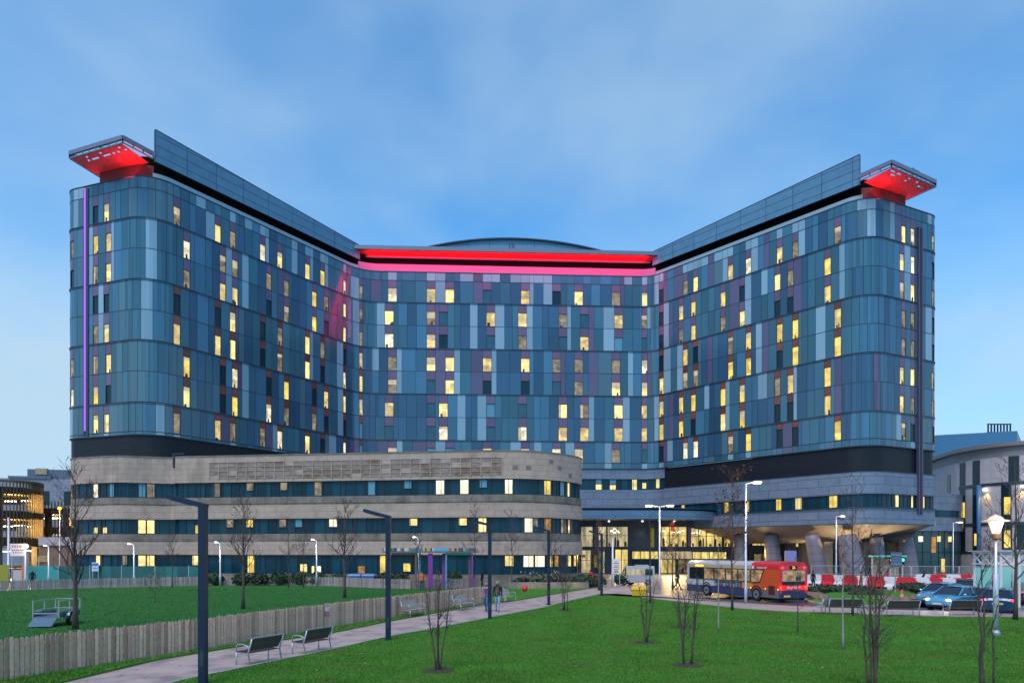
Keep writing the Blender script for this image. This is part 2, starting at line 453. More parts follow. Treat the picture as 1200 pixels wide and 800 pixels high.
for rows, key, z0, z1 in GROUPS:
    cols = []
    for px, st in WIN[key].items():
        s = sc(px)
        w = 1.5 if s_c0 < s < s_c1 else (.62 if 395 < px < 430 else .95)
        if px < 150 or px > 1040: w = .95
        if 750 < px < 760: w = .95
        cols.append((s-w/2, s+w/2, px, st))
    cols.sort()
    edges = [sA0]
    prev_m = None; u = sA0
    def fill(a, b):
        global prev_m
        L = b-a
        if L < .05: return
        base = 1.45 if s_c0-2 < a < s_c1 else 1.12
        k = max(1, round(L/base)); ws = [rng.uniform(.7,1.3) for _ in range(k)]
        if k > 1 and rng.random() < .5: ws[0] = .45
        t = sum(ws); x = a
        endface = a < s_l0-1 or a > s_r1
        for i, w in enumerate(ws):
            y = x+w/t*L
            if endface: ch = rng.choices([0,5,3,2], [4,3,2.2,1])[0]
            else:
                wt = [4,3.2,2.6,1.5,1.0,.4]
                if i in (0, k-1): wt[3] = 3.2; wt[4] = 1.9
                ch = rng.choices([0,1,2,3,4,5], wt)[0]
            if ch == prev_m and ch in (3,4): ch = rng.choice([0,1,2])
            prev_m = ch
            if len(rows) == 1: panel(x, y, z0, z1, ch)
            else:
                zm = (z0+z1)/2; panel(x, y, zm, z1, ch)
                c2 = ch if rng.random() < .9 else rng.choice([0,1,2])
                panel(x, y, z0, zm, c2)
            if rows == (0,): panel(x, y, z1+.05, Z_TOP, ch if rng.random() < .6 else rng.choice([0,2,3]))
            if rows == (7,): panel(x, y, ZB(x), z0-.05, ch if rng.random() < .6 else rng.choice([0,2,5]))
            x = y
    for a, b, px, st in cols:
        fill(u, a)
        for r in rows:
            rz0, rz1 = ROWZ[r]
            c = st[r]
            if c == '-':
                panel(a, b, rz0, rz1, 0); continue
            zt = rz0+2.42
            wing = not (s_c0 < a < s_c1)
            endf = a < s_l0 or a > s_r1
            rust = wing and not endf and r >= 3
            if rust: zt = rz0+2.75
            panel(a, b, zt, rz1, 7 if rust else 6)
            windows.append((a, b, rz0+.06, zt, rng.choice((1,1,1,8,9)) if c == 'w' else (10 if c == 'k' and not wing and rng.random() < .75 else WMAT[c])))
        if rows == (0,): panel(a, b, z1+.05, Z_TOP, rng.choice([3,3,2,0]))
        if rows == (7,): panel(a, b, ZB(a), z0-.05, rng.choice([3,2,0]))
        u = b
    fill(u, sA5)
tb(clad, 'cladding', CM)
back = MB(); strip(back, TP, 0, TP.len, -.6, -.2, Z_BOT, Z_TOP, 0); tb(back, 'inner_wall', M_backing)
# storey rings and hairline joints
ring = MB()
for z in (46.04, 38.24, 30.48, 22.58): 
    strip(ring, TP, sA0, sA5, -.1, .09, z-.03, z+.07, 0); strip(ring, TP, sA0, sA5, -.1, .04, z-.22, z-.17, 0)
for z in (42.14, 34.36, 26.53, 49.76, 18.87): strip(ring, TP, sA0, sA5, -.1, .025, z-.035, z+.035, 0)
strip(ring, TP, sA0, sA5, -.19, .06, Z_TOP, Z_TOP+.12, 0); strip(ring, TP, s_step, sA5, -.19, .06, Z_BOT-.12, Z_BOT, 0); strip(ring, TP, sA0, s_step, -.14, .06, 18.38, 18.5, 0)
tb(ring, 'storey_ring', M_ring)
# windows: the hundred that show largest are parts of their own
M_blind = lit_mat('window_blind', (1,.80,.50), .85, .3, 1.5, 0); M_clutter = mat('window_clutter', (.10,.06,.04), .8)
WMATS += [M_blind, M_clutter, W_lit2, W_lit3, W_teal]
def win_mesh(mb, a, b, z0, z1, mi, path=TP, rec=-.10, fw=.05):
    A, B = path.at(a)[0], path.at(b)[0]
    q = lambda u, o, z: path.pt(u, o, z)
    mb.face([q(a,rec,z0),q(b,rec,z0),q(b,rec,z1),q(a,rec,z1)], mi)
    if mi in (1,2,3,8,9):
        h = z1-z0; t = rng.random()
        if t < .30: k = z1-h*rng.uniform(.15,.55); mb.face([q(a,rec+.012,k),q(b,rec+.012,k),q(b,rec+.012,z1),q(a,rec+.012,z1)], 6)
        elif t < .42: k = a+(b-a)*rng.uniform(.2,.4); mb.face([q(a,rec+.012,z0),q(k,rec+.012,z0),q(k,rec+.012,z1),q(a,rec+.012,z1)], 6)
        for _ in range(rng.choice((0,0,1,2))):
            k = rng.uniform(a+.1, b-.35); ww = rng.uniform(.15,.4); hh = rng.uniform(.15,.75)
            mb.face([q(k,rec+.02,z0),q(min(k+ww,b),rec+.02,z0),q(min(k+ww,b),rec+.02,z0+hh),q(k,rec+.02,z0+hh)], 7)
    for (u0,u1,w0,w1) in ((a,a+fw,z0,z1),(b-fw,b,z0,z1),(a+fw,b-fw,z0,z0+fw),(a+fw,b-fw,z1-fw,z1)):
        c = [q(u0,rec,w0),q(u1,rec,w0),q(u1,rec,w1),q(u0,rec,w1)]; d = [q(u0,.005,w0),q(u1,.005,w0),q(u1,.005,w1),q(u0,.005,w1)]
        mb.face(d, 0)
        for i in range(4): mb.face([c[i], c[(i+1)%4], d[(i+1)%4], d[i]], 0)
def shown(w):
    a, b, z0, z1, mi = w
    p, n = TP.at((a+b)/2); d = Vector((p.x, p.y)).length
    return (b-a)*(z1-z0)*abs(n.dot(-p.normalized()))/d**2*(1.6 if mi in (1,2,3,8,9) else 1)
windows.sort(key=shown, reverse=True)
for w in windows[:100]:
    mb = MB(); win_mesh(mb, *w); tb(mb, 'window', WMATS)
rest = MB()
for w in windows[100:]: win_mesh(rest, *w)
tag(tb(rest, 'remaining_windows', WMATS), kind='stuff')

# vertical light line on one end, dark service slot on the other
s = sc(100.5); led = MB(); strip(led, TP, s-.13, s+.13, .0, .16, 19.3, 50.9, 0); tb(led, 'light_strip', L_led_pur)
fr = MB(); strip(fr, TP, s+.13, s+.55, .0, .10, 18.6, 50.9, 0); strip(fr, TP, s-.3, s-.13, .0, .10, 18.6, 50.9, 0); tb(fr, 'strip_housing', M_ring)
s = sc(1077); fr = MB(); strip(fr, TP, s-.48, s-.16, -.1, .3, 8.8, 48.8, 0); strip(fr, TP, s-.16, s+.12, -.1, .12, 8.8, 48.8, 1); strip(fr, TP, s+.12, s+.44, -.1, .3, 8.8, 48.8, 0)
tb(fr, 'service_duct', [mat('duct_plum', (.085,.075,.13), .35, metal=.3), M_gap])

# roof edges
s_tl, s_tr = sc(181), sc(1009)
par = MB(); strip(par, TP, s_in_l, s_in_r, -.35, -.02, Z_TOP+.12, 52.55, 0); tb(par, 'parapet', M_parapet_lit)
for a, b in ((s_tl-.2, s_in_l-.05), (s_in_r+.05, s_tr+.2)):
    par = MB(); strip(par, TP, a, b, -.35, -.02, Z_TOP+.12, 51.85, 0); tb(par, 'wing_parapet', M_wing_par)
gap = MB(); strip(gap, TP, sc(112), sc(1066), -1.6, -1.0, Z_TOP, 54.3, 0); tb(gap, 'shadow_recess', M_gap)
LSP = Path([(-45.4,86.6,0),(-26.0,115.7,0)]); RSP = Path([(24.5,118.2,0),(47.0,92.05,0)])
for SCP, h0, h1 in ((LSP, 57.0, 55.35), (RSP, 55.35, 57.0)):
    a, b = 0.0, SCP.len
    scr = MB(); cs = SCP.cuts(a, b, 2.1)
    H = lambda u: h0+(h1-h0)*(u-a)/(b-a)
    for u, w in zip(cs, cs[1:]):
        zb = 52.9
        for (o, fl) in ((.35, 0), (.0, 1)):
            q = [SCP.pt(u,o,zb),SCP.pt(w,o,zb),SCP.pt(w,o,H(w)),SCP.pt(u,o,H(u))]; t = [(u,zb),(w,zb),(w,H(w)),(u,H(u))]
            if fl: q = q[::-1]; t = t[::-1]
            scr.face(q, 0, t)
        scr.face([SCP.pt(u,.37,H(u)),SCP.pt(w,.37,H(w)),SCP.pt(w,-.02,H(w)),SCP.pt(u,-.02,H(u))], 1)
        scr.face([SCP.pt(u,.37,H(u)-.12),SCP.pt(w,.37,H(w)-.12),SCP.pt(w,.37,H(w)),SCP.pt(u,.37,H(u))], 1)
        scr.face([SCP.pt(u,0,zb),SCP.pt(w,0,zb),SCP.pt(w,.35,zb),SCP.pt(u,.35,zb)], 1)
    for u in (a, b):
        scr.face([SCP.pt(u,0,zb),SCP.pt(u,.35,zb),SCP.pt(u,.35,H(u)),SCP.pt(u,0,H(u))], 1)
    tb(scr, 'roof_screen', [M_fin, M_ring])
# centre overhang: soffit coloured with the red wash, and red lamps below it
OVP = Path([(-26.6,116.1,0),(25.4,118.68,0)]); s0, s1 = 0.0, OVP.len
ov = MB(); strip(ov, OVP, s0, s1, -2.2, 1.7, 54.32, 54.95, 0, step=4); tb(ov, 'roof_overhang', M_edge)
sof = MB(); strip(sof, OVP, s0+.1, s1-.1, -.55, 1.2, 54.24, 54.30, 0, step=4); tb(sof, 'overhang_soffit', M_soffit_lit)
lip = MB(); strip(lip, OVP, s0+.1, s1-.1, -.8, -.56, 53.85, 54.3, 0, step=4); tb(lip, 'overhang_lip', M_edge)
led = MB(); strip(led, OVP, s0+2, s1-2, -.56, -.48, 54.12, 54.2, 0, step=4); tb(led, 'light_strip', L_led_red)
nseg = 6
for i in range(nseg):
    u = s0+2+(s1-s0-4)*(i+.5)/nseg; L = (s1-s0-4)/nseg
    p, n = OVP.at(u); ang = math.atan2(n.x, -n.y)
    for (o, z, e, col, tilt) in ((.5, 53.2, 260, (1,.008,.006), 180), (1.6, 54.1, 420, (1,.012,.16), -38)):
        ld = light('AREA', 'overhang_light', (p.x+n.x*o, p.y+n.y*o-TO.y, z), e, col, tower, size=L*.98, sy=.25)
        d = Vector((0,0,1)) if tilt == 180 else Vector((-n.x*.62, -n.y*.62, -.8))
        ld.rotation_euler = (d.to_track_quat('-Z', 'Y').to_euler())
        # long side along the wall
        M = d.to_track_quat('-Z','Y').to_matrix(); x = M.col[0]; t = Vector((-n.y, n.x, 0))
        zc = -d; xc = (t-zc*t.dot(zc)).normalized(); yc = zc.cross(xc)
        ld.rotation_euler = Matrix((xc, yc, zc)).transposed().to_euler()
# roof slab, plant room with arched roof, aerials
rf = MB(); ring_pts = [TP.pt(u, -.6, 0)[:2] for u in TP.cuts(0, TP.len, 4)]
rf.prism(ring_pts+[(40,128),(-38,128)], 50.6, 51.0); tb(rf, 'roof', M_roof)
rf = MB(); ring_pts = [TP.pt(u, -1.4, 0)[:2] for u in TP.cuts(s_in_l, s_in_r, 4)]
rf.prism(ring_pts+[(22,134),(-24,134)], 54.32, 54.6); tb(rf, 'roof', M_roof)
ar = MB(); D0 = 128; pr = []
for i in range(25):
    k = i/24*2-1; pr.append((-1+k*22, 62.2-3.6*k*k))
pr = [(-23, 54.4)]+pr+[(21, 54.4)]
for j in range(len(pr)-1):
    a, b = pr[j], pr[j+1]; ar.face([(a[0],D0,a[1]),(a[0],D0+22,a[1]),(b[0],D0+22,b[1]),(b[0],D0,b[1])], 1)
ar.face([(x, D0+.3, z) for x, z in pr], 0, [(x, z) for x, z in pr])
for j in range(1, len(pr)-1):
    a, b = pr[j], pr[j+1]; ar.bar((a[0],D0-.1,a[1]),(b[0],D0-.1,b[1]), .3, .22, 1)
tb(ar, 'plant_room', [M_fin, M_ring])
for x in (-.4,.05,.35):
    a = MB(); a.tube([(x,116.2,54.9),(x,116.2,56.0)], .09, 5); tb(a, 'aerial', M_ring)

# wing tip canopies, perforated and lit red from below
M_perf = mat('perforated_soffit_lit_red', (.60,.11,.12), .6, var=.15, vscale=3)  # red of the uplighting put into the panel colour as well
def tip(corners, in_dir, lampdir):
    zc = 53.0
    cs = [Vector((x, y, 0)) for x, y in corners]
    root = MB()
    # fascia frame: edge beam, open slot, inner deck
    n = len(cs)
    ctr = sum(cs, Vector())/n
    for i in (0, 1, 3):
        a, b = cs[i], cs[(i+1) % n]
        root.bar(a+Vector((0,0,zc+.75)), b+Vector((0,0,zc+.75)), .28, .5, 0)
        root.bar(a+Vector((0,0,zc+.12)), b+Vector((0,0,zc+.12)), .14, .14, 0)
        k = max(2, int((b-a).length/1.1))
        for j in range(k+1):
            p = a.lerp(b, j/k); root.bar(p+Vector((0,0,zc+.1)), p+Vector((0,0,zc+.6)), .12, .12, 0)
    o = tb(root, 'canopy_frame', M_edge)
    deck = MB()
    inner = [c.lerp(ctr, .05) for c in cs]
    u = (inner[1]-inner[0]); v = (inner[3]-inner[0])
    nu, nv = 22, 14
    for i in range(nu):
        for j in range(nv):
            if rng.random() < (.30 if j in (1,3) else .0) and 0 < i < nu-1: continue
            p = inner[0]+u*(i/nu)+v*(j/nv); q = u/nu*.93; w = v/nv*.93
            a, b, c, d = p, p+q, p+q+w, p+w
            zz = zc+.05
            deck.face([(a.x,a.y,zz),(d.x,d.y,zz),(c.x,c.y,zz),(b.x,b.y,zz)])
            deck.face([(a.x,a.y,zz+.06),(b.x,b.y,zz+.06),(c.x,c.y,zz+.06),(d.x,d.y,zz+.06)])
    top = MB(); top.face([(c.x,c.y,zc+.98) for c in inner]); top.face([(c.x,c.y,zc+.92) for c in inner[::-1]]); 
    tb(deck, 'canopy_soffit', M_perf)
    # lamps at the roof edge shining up on the soffit
    m = ctr
    for f in (.25, .75):
        p = (cs[3].lerp(cs[2], f)); p = p.lerp(cs[0].lerp(cs[1], f), .12)
        d = (cs[0].lerp(cs[1], f)-cs[3].lerp(cs[2], f)).normalized()
        light('AREA', 'canopy_light', (p.x, p.y-TO.y, 51.4), 420, (1,.012,.02), tower, size=4.0, sy=1.6, aim=(d.x*1.5, d.y*1.5, 1))
    rod = MB(); p = cs[0].lerp(cs[1], .45); rod.tube([(p.x+.2,p.y+1.2,zc+.9),(p.x+.2,p.y+1.2,zc+2.1)], .12, 5); rod.bar((p.x+.2,p.y+1.2,zc+2.0),(p.x+1.2,p.y+1.4,zc+1.7), .12, .12)
    tb(rod, 'roof_hoist', M_ring)
tip([(-55.8,86.1),(-47.2,82.8),(-45.3,86.2),(-54.6,90.4)], None, None)
tip([(57.6,92.8),(48.9,88.0),(46.5,91.4),(55.6,96.3)], None, None)
# recessed wall under each tip canopy, its red lighting put into the colour
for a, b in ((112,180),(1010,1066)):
    rw = MB(); strip(rw, TP, sc(a), sc(b), -1.0, -.6, Z_TOP, 53.0, 0); tb(rw, 'recess_wall', mat('recess_wall_lit_red', (.16,.018,.025), .7))

# base storeys
sb = sc(778)
bl = MB(); strip(bl, TP, sA0-3, s_step, -1.6, -.15, 0, 18.37, 0); strip(bl, TP, s_step, sc(655), -1.6, -.25, 0, Z_BOT-.13, 0); tb(bl, 'louvre_band', M_black)
bl = MB(); strip(bl, TP, sb, sA5+3, -1.6, -.25, 14.47, Z_BOT-.13, 0); tb(bl, 'louvre_band', M_black)
me_ = MB()
strip(me_, TP, sc(655), sb, -1.2, -.12, 16.15, Z_BOT+.35, 0, top=False); strip(me_, TP, sc(655), sb, -1.2, -.12, 10.3, 14.25, 0)
strip(me_, TP, sb, sA5+3, -1.2, .05, 11.4, 14.4, 0); strip(me_, TP, sb, sA5+3, -1.2, .05, 7.37, 9.55, 0)
tb(me_, 'metal_cladding', M_metal)
lg = MB(); strip(lg, TP, sb, sA5+3, -.2, .22, 9.5, 9.62, 0); strip(lg, TP, sb, sA5+3, -.2, .14, 7.3, 7.4, 0); strip(lg, TP, sb, sA5+3, -.2, .10, 14.36, 14.46, 0); tb(lg, 'ledge', M_ring)
def band(path, s0, s1, z0, z1, lit, build, off=-.3, pw=1.0, frac_mats=None):
    """a strip of dark window panes with mullions; lit: list of (s, width, f0, f1, material index)"""
    g = MB(); mu = MB(); u = s0
    while u < s1-.05:
        w = min(pw*rng.choice((.6,1,1,1.25)), s1-u)
        cs = path.cuts(u+.02, u+w-.02, 4)
        for a, b in zip(cs, cs[1:]): g.face([path.pt(a,off,z0),path.pt(b,off,z0),path.pt(b,off,z1),path.pt(a,off,z1)])
        strip(mu, path, u-.03, u+.03, off-.05, off+.07, z0, z1, 0); u += w
    strip(mu, path, s0, s1, off-.3, off-.15, z0, z1, 0)
    build(g, 'window_band', M_glassband); build(mu, 'mullion', M_mull)
    for (s, w, f0, f1, mi) in lit:
        mb = MB(); h = z1-z0; a, b = s-w/2, s+w/2; q = lambda uu, o, z: path.pt(uu, o, z)
        zz0, zz1 = z0+h*f0+.04, z0+h*f1-.04; rec = off+.06; fw = .05
        mb.face([q(a,rec,zz0),q(b,rec,zz0),q(b,rec,zz1),q(a,rec,zz1)], mi)
        for (u0,u1,w0,w1) in ((a,a+fw,zz0,zz1),(b-fw,b,zz0,zz1),(a+fw,b-fw,zz0,zz0+fw),(a+fw,b-fw,zz1-fw,zz1)):
            c = [q(u0,rec,w0),q(u1,rec,w0),q(u1,rec,w1),q(u0,rec,w1)]; d = [q(u0,off+.12,w0),q(u1,off+.12,w0),q(u1,off+.12,w1),q(u0,off+.12,w1)]
            mb.face(d, 0)
            for i in range(4): mb.face([c[i], c[(i+1)%4], d[(i+1)%4], d[i]], 0)
        build(mb, 'window', BMATS)
BMATS = [M_frame_dark, W_white, W_lit, W_yel, W_dim, W_blue, W_amber, W_dark]
band(TP, sc(655), sb, 14.25, 16.15, [(sc(702),.95*1.2,0,.55,2),(sc(702),1.1,.55,1,5),(sc(718.5),1.1,0,.5,2),(sc(718.5),1.1,.5,1,5),(sc(744),.9,0,1,2),(sc(755),.7,.1,.7,2),(sc(770),.7,.1,1,2)], tb, off=-.35)
band(TP, sb, sA5+2, 9.62, 11.38, [(sc(800),.7,.3,1,3),(sc(851),.8,0,1,3),(sc(875),.8,0,1,3),(sc(912),.9,0,1,3),(sc(935),1.0,0,1,2),(sc(976),1.2,0,1,3),(sc(1052),.8,0,1,2),(sc(1070),.6,0,1,2),(sc(1083),.6,0,1,2)], tb, off=-.2, pw=.8)
# soffit sloping in below the raised wing, and its carrying columns
so = MB(); M_sof = mat('soffit_copper', (.27,.235,.215), .55, var=.1)
cs = TP.cuts(sc(800), sA5+3, 2.5)
for a, b in zip(cs, cs[1:]):
    so.face([TP.pt(a,-.2,7.36),TP.pt(a,-6.0,4.9),TP.pt(b,-6.0,4.9),TP.pt(b,-.2,7.36)])
tb(so, 'soffit', M_sof)
fl = MB(); q = [TP.pt(u,-5.9,0)[:2] for u in TP.cuts(sc(790), sA5+3, 2.5)]
fl.prism(q+[(38,128),(24,128)], 4.88, 5.2); tb(fl, 'undercroft_ceiling', M_sof)
M_col = course_mat('column_cladding', (.42,.42,.43), (.22,.22,.23), 1.6, 1.1, .02, .45, .3, .05, .5)
for (px, D, r0, r1, h, lean) in ((961,98,1.15,.95,6.0,-1.2),(1001,94.5,1.6,1.1,5.9,-1.0),(1029,97,1.05,.9,5.6,-.3),(1066,99,1.25,.95,5.8,-.7),(908,105,1.2,1.0,6.2,-.6),(868,109,1.0,1.0,6.2,0),(926,111.5,.9,.9,6,0)):
    x, y = XD(px, D); c = MB()
    n = 20; zs = [0,.05,1.1,2.2,3.3,4.4,5.2,h]
    pts = [(x+lean*(z/h), y, z) for z in zs]; rr = [r0+(r1-r0)*(z/h)**2.2 for z in zs]
    c.tube(pts, rr, n, 0)
    for z, r in zip(zs[2:6], rr[2:6]): c.tube([(x+lean*z/h, y, z-.02), (x+lean*z/h, y, z+.02)], r+.012, n, 1)
    tb(c, 'column', [mat('column_metal', (.20,.19,.23), .5, metal=.1, var=.1), M_ring], smooth=True)
# undercroft walls
M_uw = mat('undercroft_stone', (.36,.29,.23), .8, var=.15, vscale=1.5)
for (px0, px1, D, h) in ((966,976,99,5),(1012,1021,98,5),(1049,1058,100,5),(940,950,108,5)):
    a, b = XD(px0, D), XD(px1, D); uw = MB(); uw.prism([a, b, (b[0], b[1]+1.5), (a[0], a[1]+1.5)], 0, h); tb(uw, 'undercroft_pier', M_uw)
for (px, py, D, e) in ((1014,606,95.0,1500),(973,608,97,900),(1047,612,96.5,700),(943,618,105,500),(1034,612,97.5,500),(985,612,96.5,500)):
    p = P(px, py+12, D); light('SPOT', 'undercroft_light', (p.x, p.y-TO.y-.6, 3.2), e, (1,.72,.38), tower, size=.1, aim=(0,.18,1), spot=R(110))
# ---------------------------------------------------------------- glazed entrance podium (front hall of the hospital)
hall = thing('entrance_hall', 'glazed hospital entrance hall glowing yellow under a curved blue metal canopy', 'entrance', (14,108,0))
def hb(mb, name, mats, parent=None, **k): return mb.build(name, mats, parent or hall, off=tuple(hall.location), **k)
M_slatewall = course_mat('entrance_wall_slate', (.055,.07,.095), (.02,.025,.035), 1.5, .5, .015, .5, .1, .1, .5)
HP = Path([(*XD(672,111),0),(*XD(760,111),0),(*XD(862,112),0),(*XD(960,113.5),0),(*XD(1085,114),0)])
hs = lambda px: HP.s_of_px(px)
w = MB(); strip(w, HP, 0, HP.len, -6, -.5, 0, 9.6, 0, step=6); hb(w, 'wall', M_slatewall)
openings = [(681,695,4.4,7.6,'soft'),(701,711,4.4,7.6,'soft'),(712,736,4.4,7.6,'soft'),(775,805,4.4,7.6,'hall'),(810,847,4.4,7.4,'hall'),(849,864,4.4,6.7,'hall'),
    (681,693,.1,3.8,'soft'),(701,709,.1,3.6,'soft'),(721,736,.1,3.9,'hall'),(741,772,2.4,3.6,'hall'),(772,812,2.4,3.6,'soft'),(812,852,2.4,3.5,'hall'),(774,792,.1,2.3,'hall'),
    (741,772,.1,2.3,'dark'),(795,850,.1,2.3,'soft2'),(882,903,4.6,5.8,'hall'),(921,946,4.4,5.9,'hall2'),(884,903,2.0,3.2,'dim'),(905,915,1.2,3.2,'dim'),(866,878,.1,4,'dark'),(925,945,.1,2.6,'dim'),(978,990,.3,4.6,'dark'),(1033,1048,.2,5.2,'dark'),(1022,1030,3.4,4.4,'dim')]
lit_mat('hall_far', (1,.66,.22), .28, .8, 1.4, 1.6)
HM = {'soft':W_hall2,'hall':W_hall,'dark':W_dark,'soft2':MATS['hall_far'],'hall2':W_hall,'dim':MATS['hall_far']}
fr = MB()
for px0, px1, z0, z1, k in openings:
    a, b = hs(px0), hs(px1); mb = MB()
    p = MB(); q = lambda u, o, z: HP.pt(u, o, z)
    mb.face([q(a,-.3,z0),q(b,-.3,z0),q(b,-.3,z1),q(a,-.3,z1)])
    f = MB(); n = max(1, round((b-a)/1.35))
    for j in range(n+1):
        u = a+(b-a)*j/n; strip(f, HP, u-.05, u+.05, -.48, -.2, z0, z1)
    strip(f, HP, a, b, -.48, -.18, z1, z1+.12); strip(f, HP, a, b, -.48, -.18, z0-.1, z0)
    if z1-z0 > 2.5: strip(f, HP, a, b, -.35, -.22, z0+(z1-z0)*.55, z0+(z1-z0)*.55+.07)
    fo = hb(f, 'window', M_mull); hb(mb, 'pane', HM[k], fo)
sil = [(775,805),(810,847),(849,864),(712,736)]
for px0, px1 in sil:
    a, b = hs(px0), hs(px1); f = MB(); u = a+.2
    while u < b-.2:
        w = rng.uniform(.15,.45); h = rng.choice((.35,.5,.6,.9,1.15))*rng.uniform(.8,1.2)
        strip(f, HP, u, min(u+w, b-.05), -.285, -.25, 4.42, 4.42+h, 0)
        if h > .8: x, y, z = HP.pt(u+w/2, -.26, 4.42+h+.1); f.blob((x,y,z),(.11,.03,.13),n=6,j=0)
        u += w+rng.uniform(.05,.9)
    hb(f, 'furniture_and_visitors', M_clutter)
    f = MB()
    for _ in range(6): x, y, z = HP.pt(rng.uniform(a+.2, b-.2), -.26, rng.uniform(6.6,7.3)); f.box((x,y,z),(.45,.03,.06))
    hb(f, 'ceiling_light', L_lamp)
# shelves, tables and plants standing behind the big panes read as dark shapes
fin_cols = [(764.5,4.3,7.4,(.62,.45,.02)),(788.5,7.0,8.5,(.60,.03,.03)),(829.5,6.6,8.5,(.62,.20,.02)),(808,4.4,7.6,(.16,.08,.2)),(698,4.3,7.6,(.16,.13,.24)),(698,1.0,3.0,(.62,.45,.02)),(863,4.2,7,(.35,.14,.06)),(684,2.6,3.1,(.75,.3,.02))]
for i, (px, z0, z1, c) in enumerate(fin_cols):
    u = hs(px); f = MB(); strip(f, HP, u-.28, u+.28, -.45, .05, z0, z1); hb(f, 'coloured_fin', mat('fin_%d' % i, c, .5))
CP = Path([(*XD(660,104.4),0),(*XD(770,104.6),0),(*XD(822,106.5),8),(*XD(846,111),0)])
cn = MB(); strip(cn, CP, 0, CP.len, -6.5, 0, 8.6, 9.95, 0, step=2); strip(cn, CP, 0, CP.len, -6.5, .18, 10.15, 10.3, 1, step=2); hb(cn, 'canopy', [M_metal2, M_ring])
for px in (713,752,789,827,858):
    u = hs(px); x, y, z = HP.pt(u, .55, 8.35)
    ho = hall.location
    d = MB(); d.lathe([(.13,8.4),(.16,8.55)], (x,y,0), 8); hb(d, 'downlight', L_lampw)
    light('SPOT', 'downlight_lamp', (x-ho.x, y-ho.y-.1, 8.33), 160, (1,.82,.6), hall, size=.06, aim=(0,.22,-1), spot=R(62))
for (px, D, z, e) in ((790,106,3.2,130),(752,106,3.0,60),(728,106,3.2,50),(840,107,3.0,90),(893,107,3.2,70)):
    x, y = XD(px, D); ho = hall.location
    light('AREA', 'hall_spill_light', (x-ho.x, y-ho.y, z), e*8, (1,.66,.26), hall, size=3, sy=1.5, aim=(0,-1,-.5))

# ---------------------------------------------------------------- curved stone clad wing in front
stone = thing('stone_wing', 'low curved pale stone hospital wing with three long dark window bands', 'hospital wing', (-18,80,0))
def sbld(mb, name, mats, parent=None, **k): return mb.build(name, mats, parent or stone, off=tuple(stone.location), **k)
SP = Path([(-46,98,0),(*XD(61.5,80.7),3.6),(*XD(138,77.6),3),(*XD(203.5,79.4),.6),(*XD(206,78.6),.5),(*XD(300,77.2),25),(*XD(440,75.4),60),(*XD(570,73.6),18),(*XD(636,73.6),9),(*XD(684.5,79.5),5),(7.5,98,0)])
ss = lambda px: SP.s_of_px(px)
L0, L1 = 1.0, SP.len-1.0
body = MB(); strip(body, SP, 0, SP.len, -1.2, -.4, 0, 14.0, 0); sbld(body, 'inner_wall', M_backing)
st = MB(); le = MB()
strip(st, SP, L0, L1, -.4, 0, 11.45, 14.4, 0); strip(le, SP, L0, L1, -.45, .06, 14.4, 14.52, 0)
for zt, zb, z_l0 in ((9.74, 7.29, 9.0), (5.58, 3.22, 4.85)):
    strip(le, SP, L0, L1, -.4, -.10, z_l0, zt, 0)          # sill course, set back
    strip(st, SP, L0, L1, -.4, .03, zb, z_l0-.18, 0)
    strip(le, SP, L0, L1, -.4, -.16, z_l0-.18, z_l0, 0)
strip(le, SP, L0, L1, -.4, -.05, 0, 1.08, 0)
sbld(st, 'stone_cladding', M_stone); sbld(le, 'stone_ledge', M_stone_ledge)
# relief of stacked stone frames on the parapet
a, b = ss(246), ss(588); rl = MB(); rp = MB()
n = int((b-a)/1.12)
for j in range(n+1):
    u = a+(b-a)*j/n; strip(rl, SP, u-.045, u+.045, 0, .09, 11.75, 13.75, 0)
    if j < n:
        for k in range(4):
            if rng.random() < .12: continue
            v = u+(b-a)/n-.045; z = 11.75+k*.5
            strip(rp, SP, u+.045, v, 0, .02, z+.02, z+.42, 0, ends=False)
            strip(rl, SP, u+.045, v, 0, .07, z+.43, z+.5, 0, ends=False)
sbld(rl, 'relief_rib', M_stone); sbld(rp, 'relief_panel', M_stone_brown)
for px, z in ((604,12.4),(619,12.4),(646,13.2),(656,12.6),(668,11.9),(645,8.2),(667,8.0),(660,4.2)):
    u = ss(px); db = MB(); strip(db, SP, u-.3, u+.3, 0, .012, z, z+.5, 0); sbld(db, 'dark_stone_block', M_stone_dark)
B1 = [(110,.8,0,1,1),(129,.8,0,1,5),(166,.8,0,1,5),(176,.85,0,1,4),(253,.85,0,1,4),(292,.9,.4,1,4),(331.5,.9,.4,1,4),(372,.9,0,1,4),(434.5,.9,0,1,5),(477,.9,.4,1,5),
      (515,1.0,0,1,1),(543.5,1.0,0,1,1),(566,.9,.4,1,5),(596.5,.9,0,1,1),(643,1.0,0,1,3),(661,.9,0,1,5),(668.5,.55,0,1,2)]
B2 = [(110,.75,0,.5,2),(121,.75,0,.5,2),(166,.85,0,1,2),(176,.85,0,1,2),(231,.9,0,.65,3),(268,.9,.4,1,4),(291.5,.9,.4,1,3),(330,.9,.4,1,4),(349,.9,.4,1,5),(389.5,1.0,.4,1,1),
      (484,.95,.45,1,2),(542,.95,.45,1,2),(565,.95,0,1,2),(620,1.0,0,1,1),(643.5,1.0,0,1,6),(661,.6,0,1,4),(669,.6,0,1,6)]
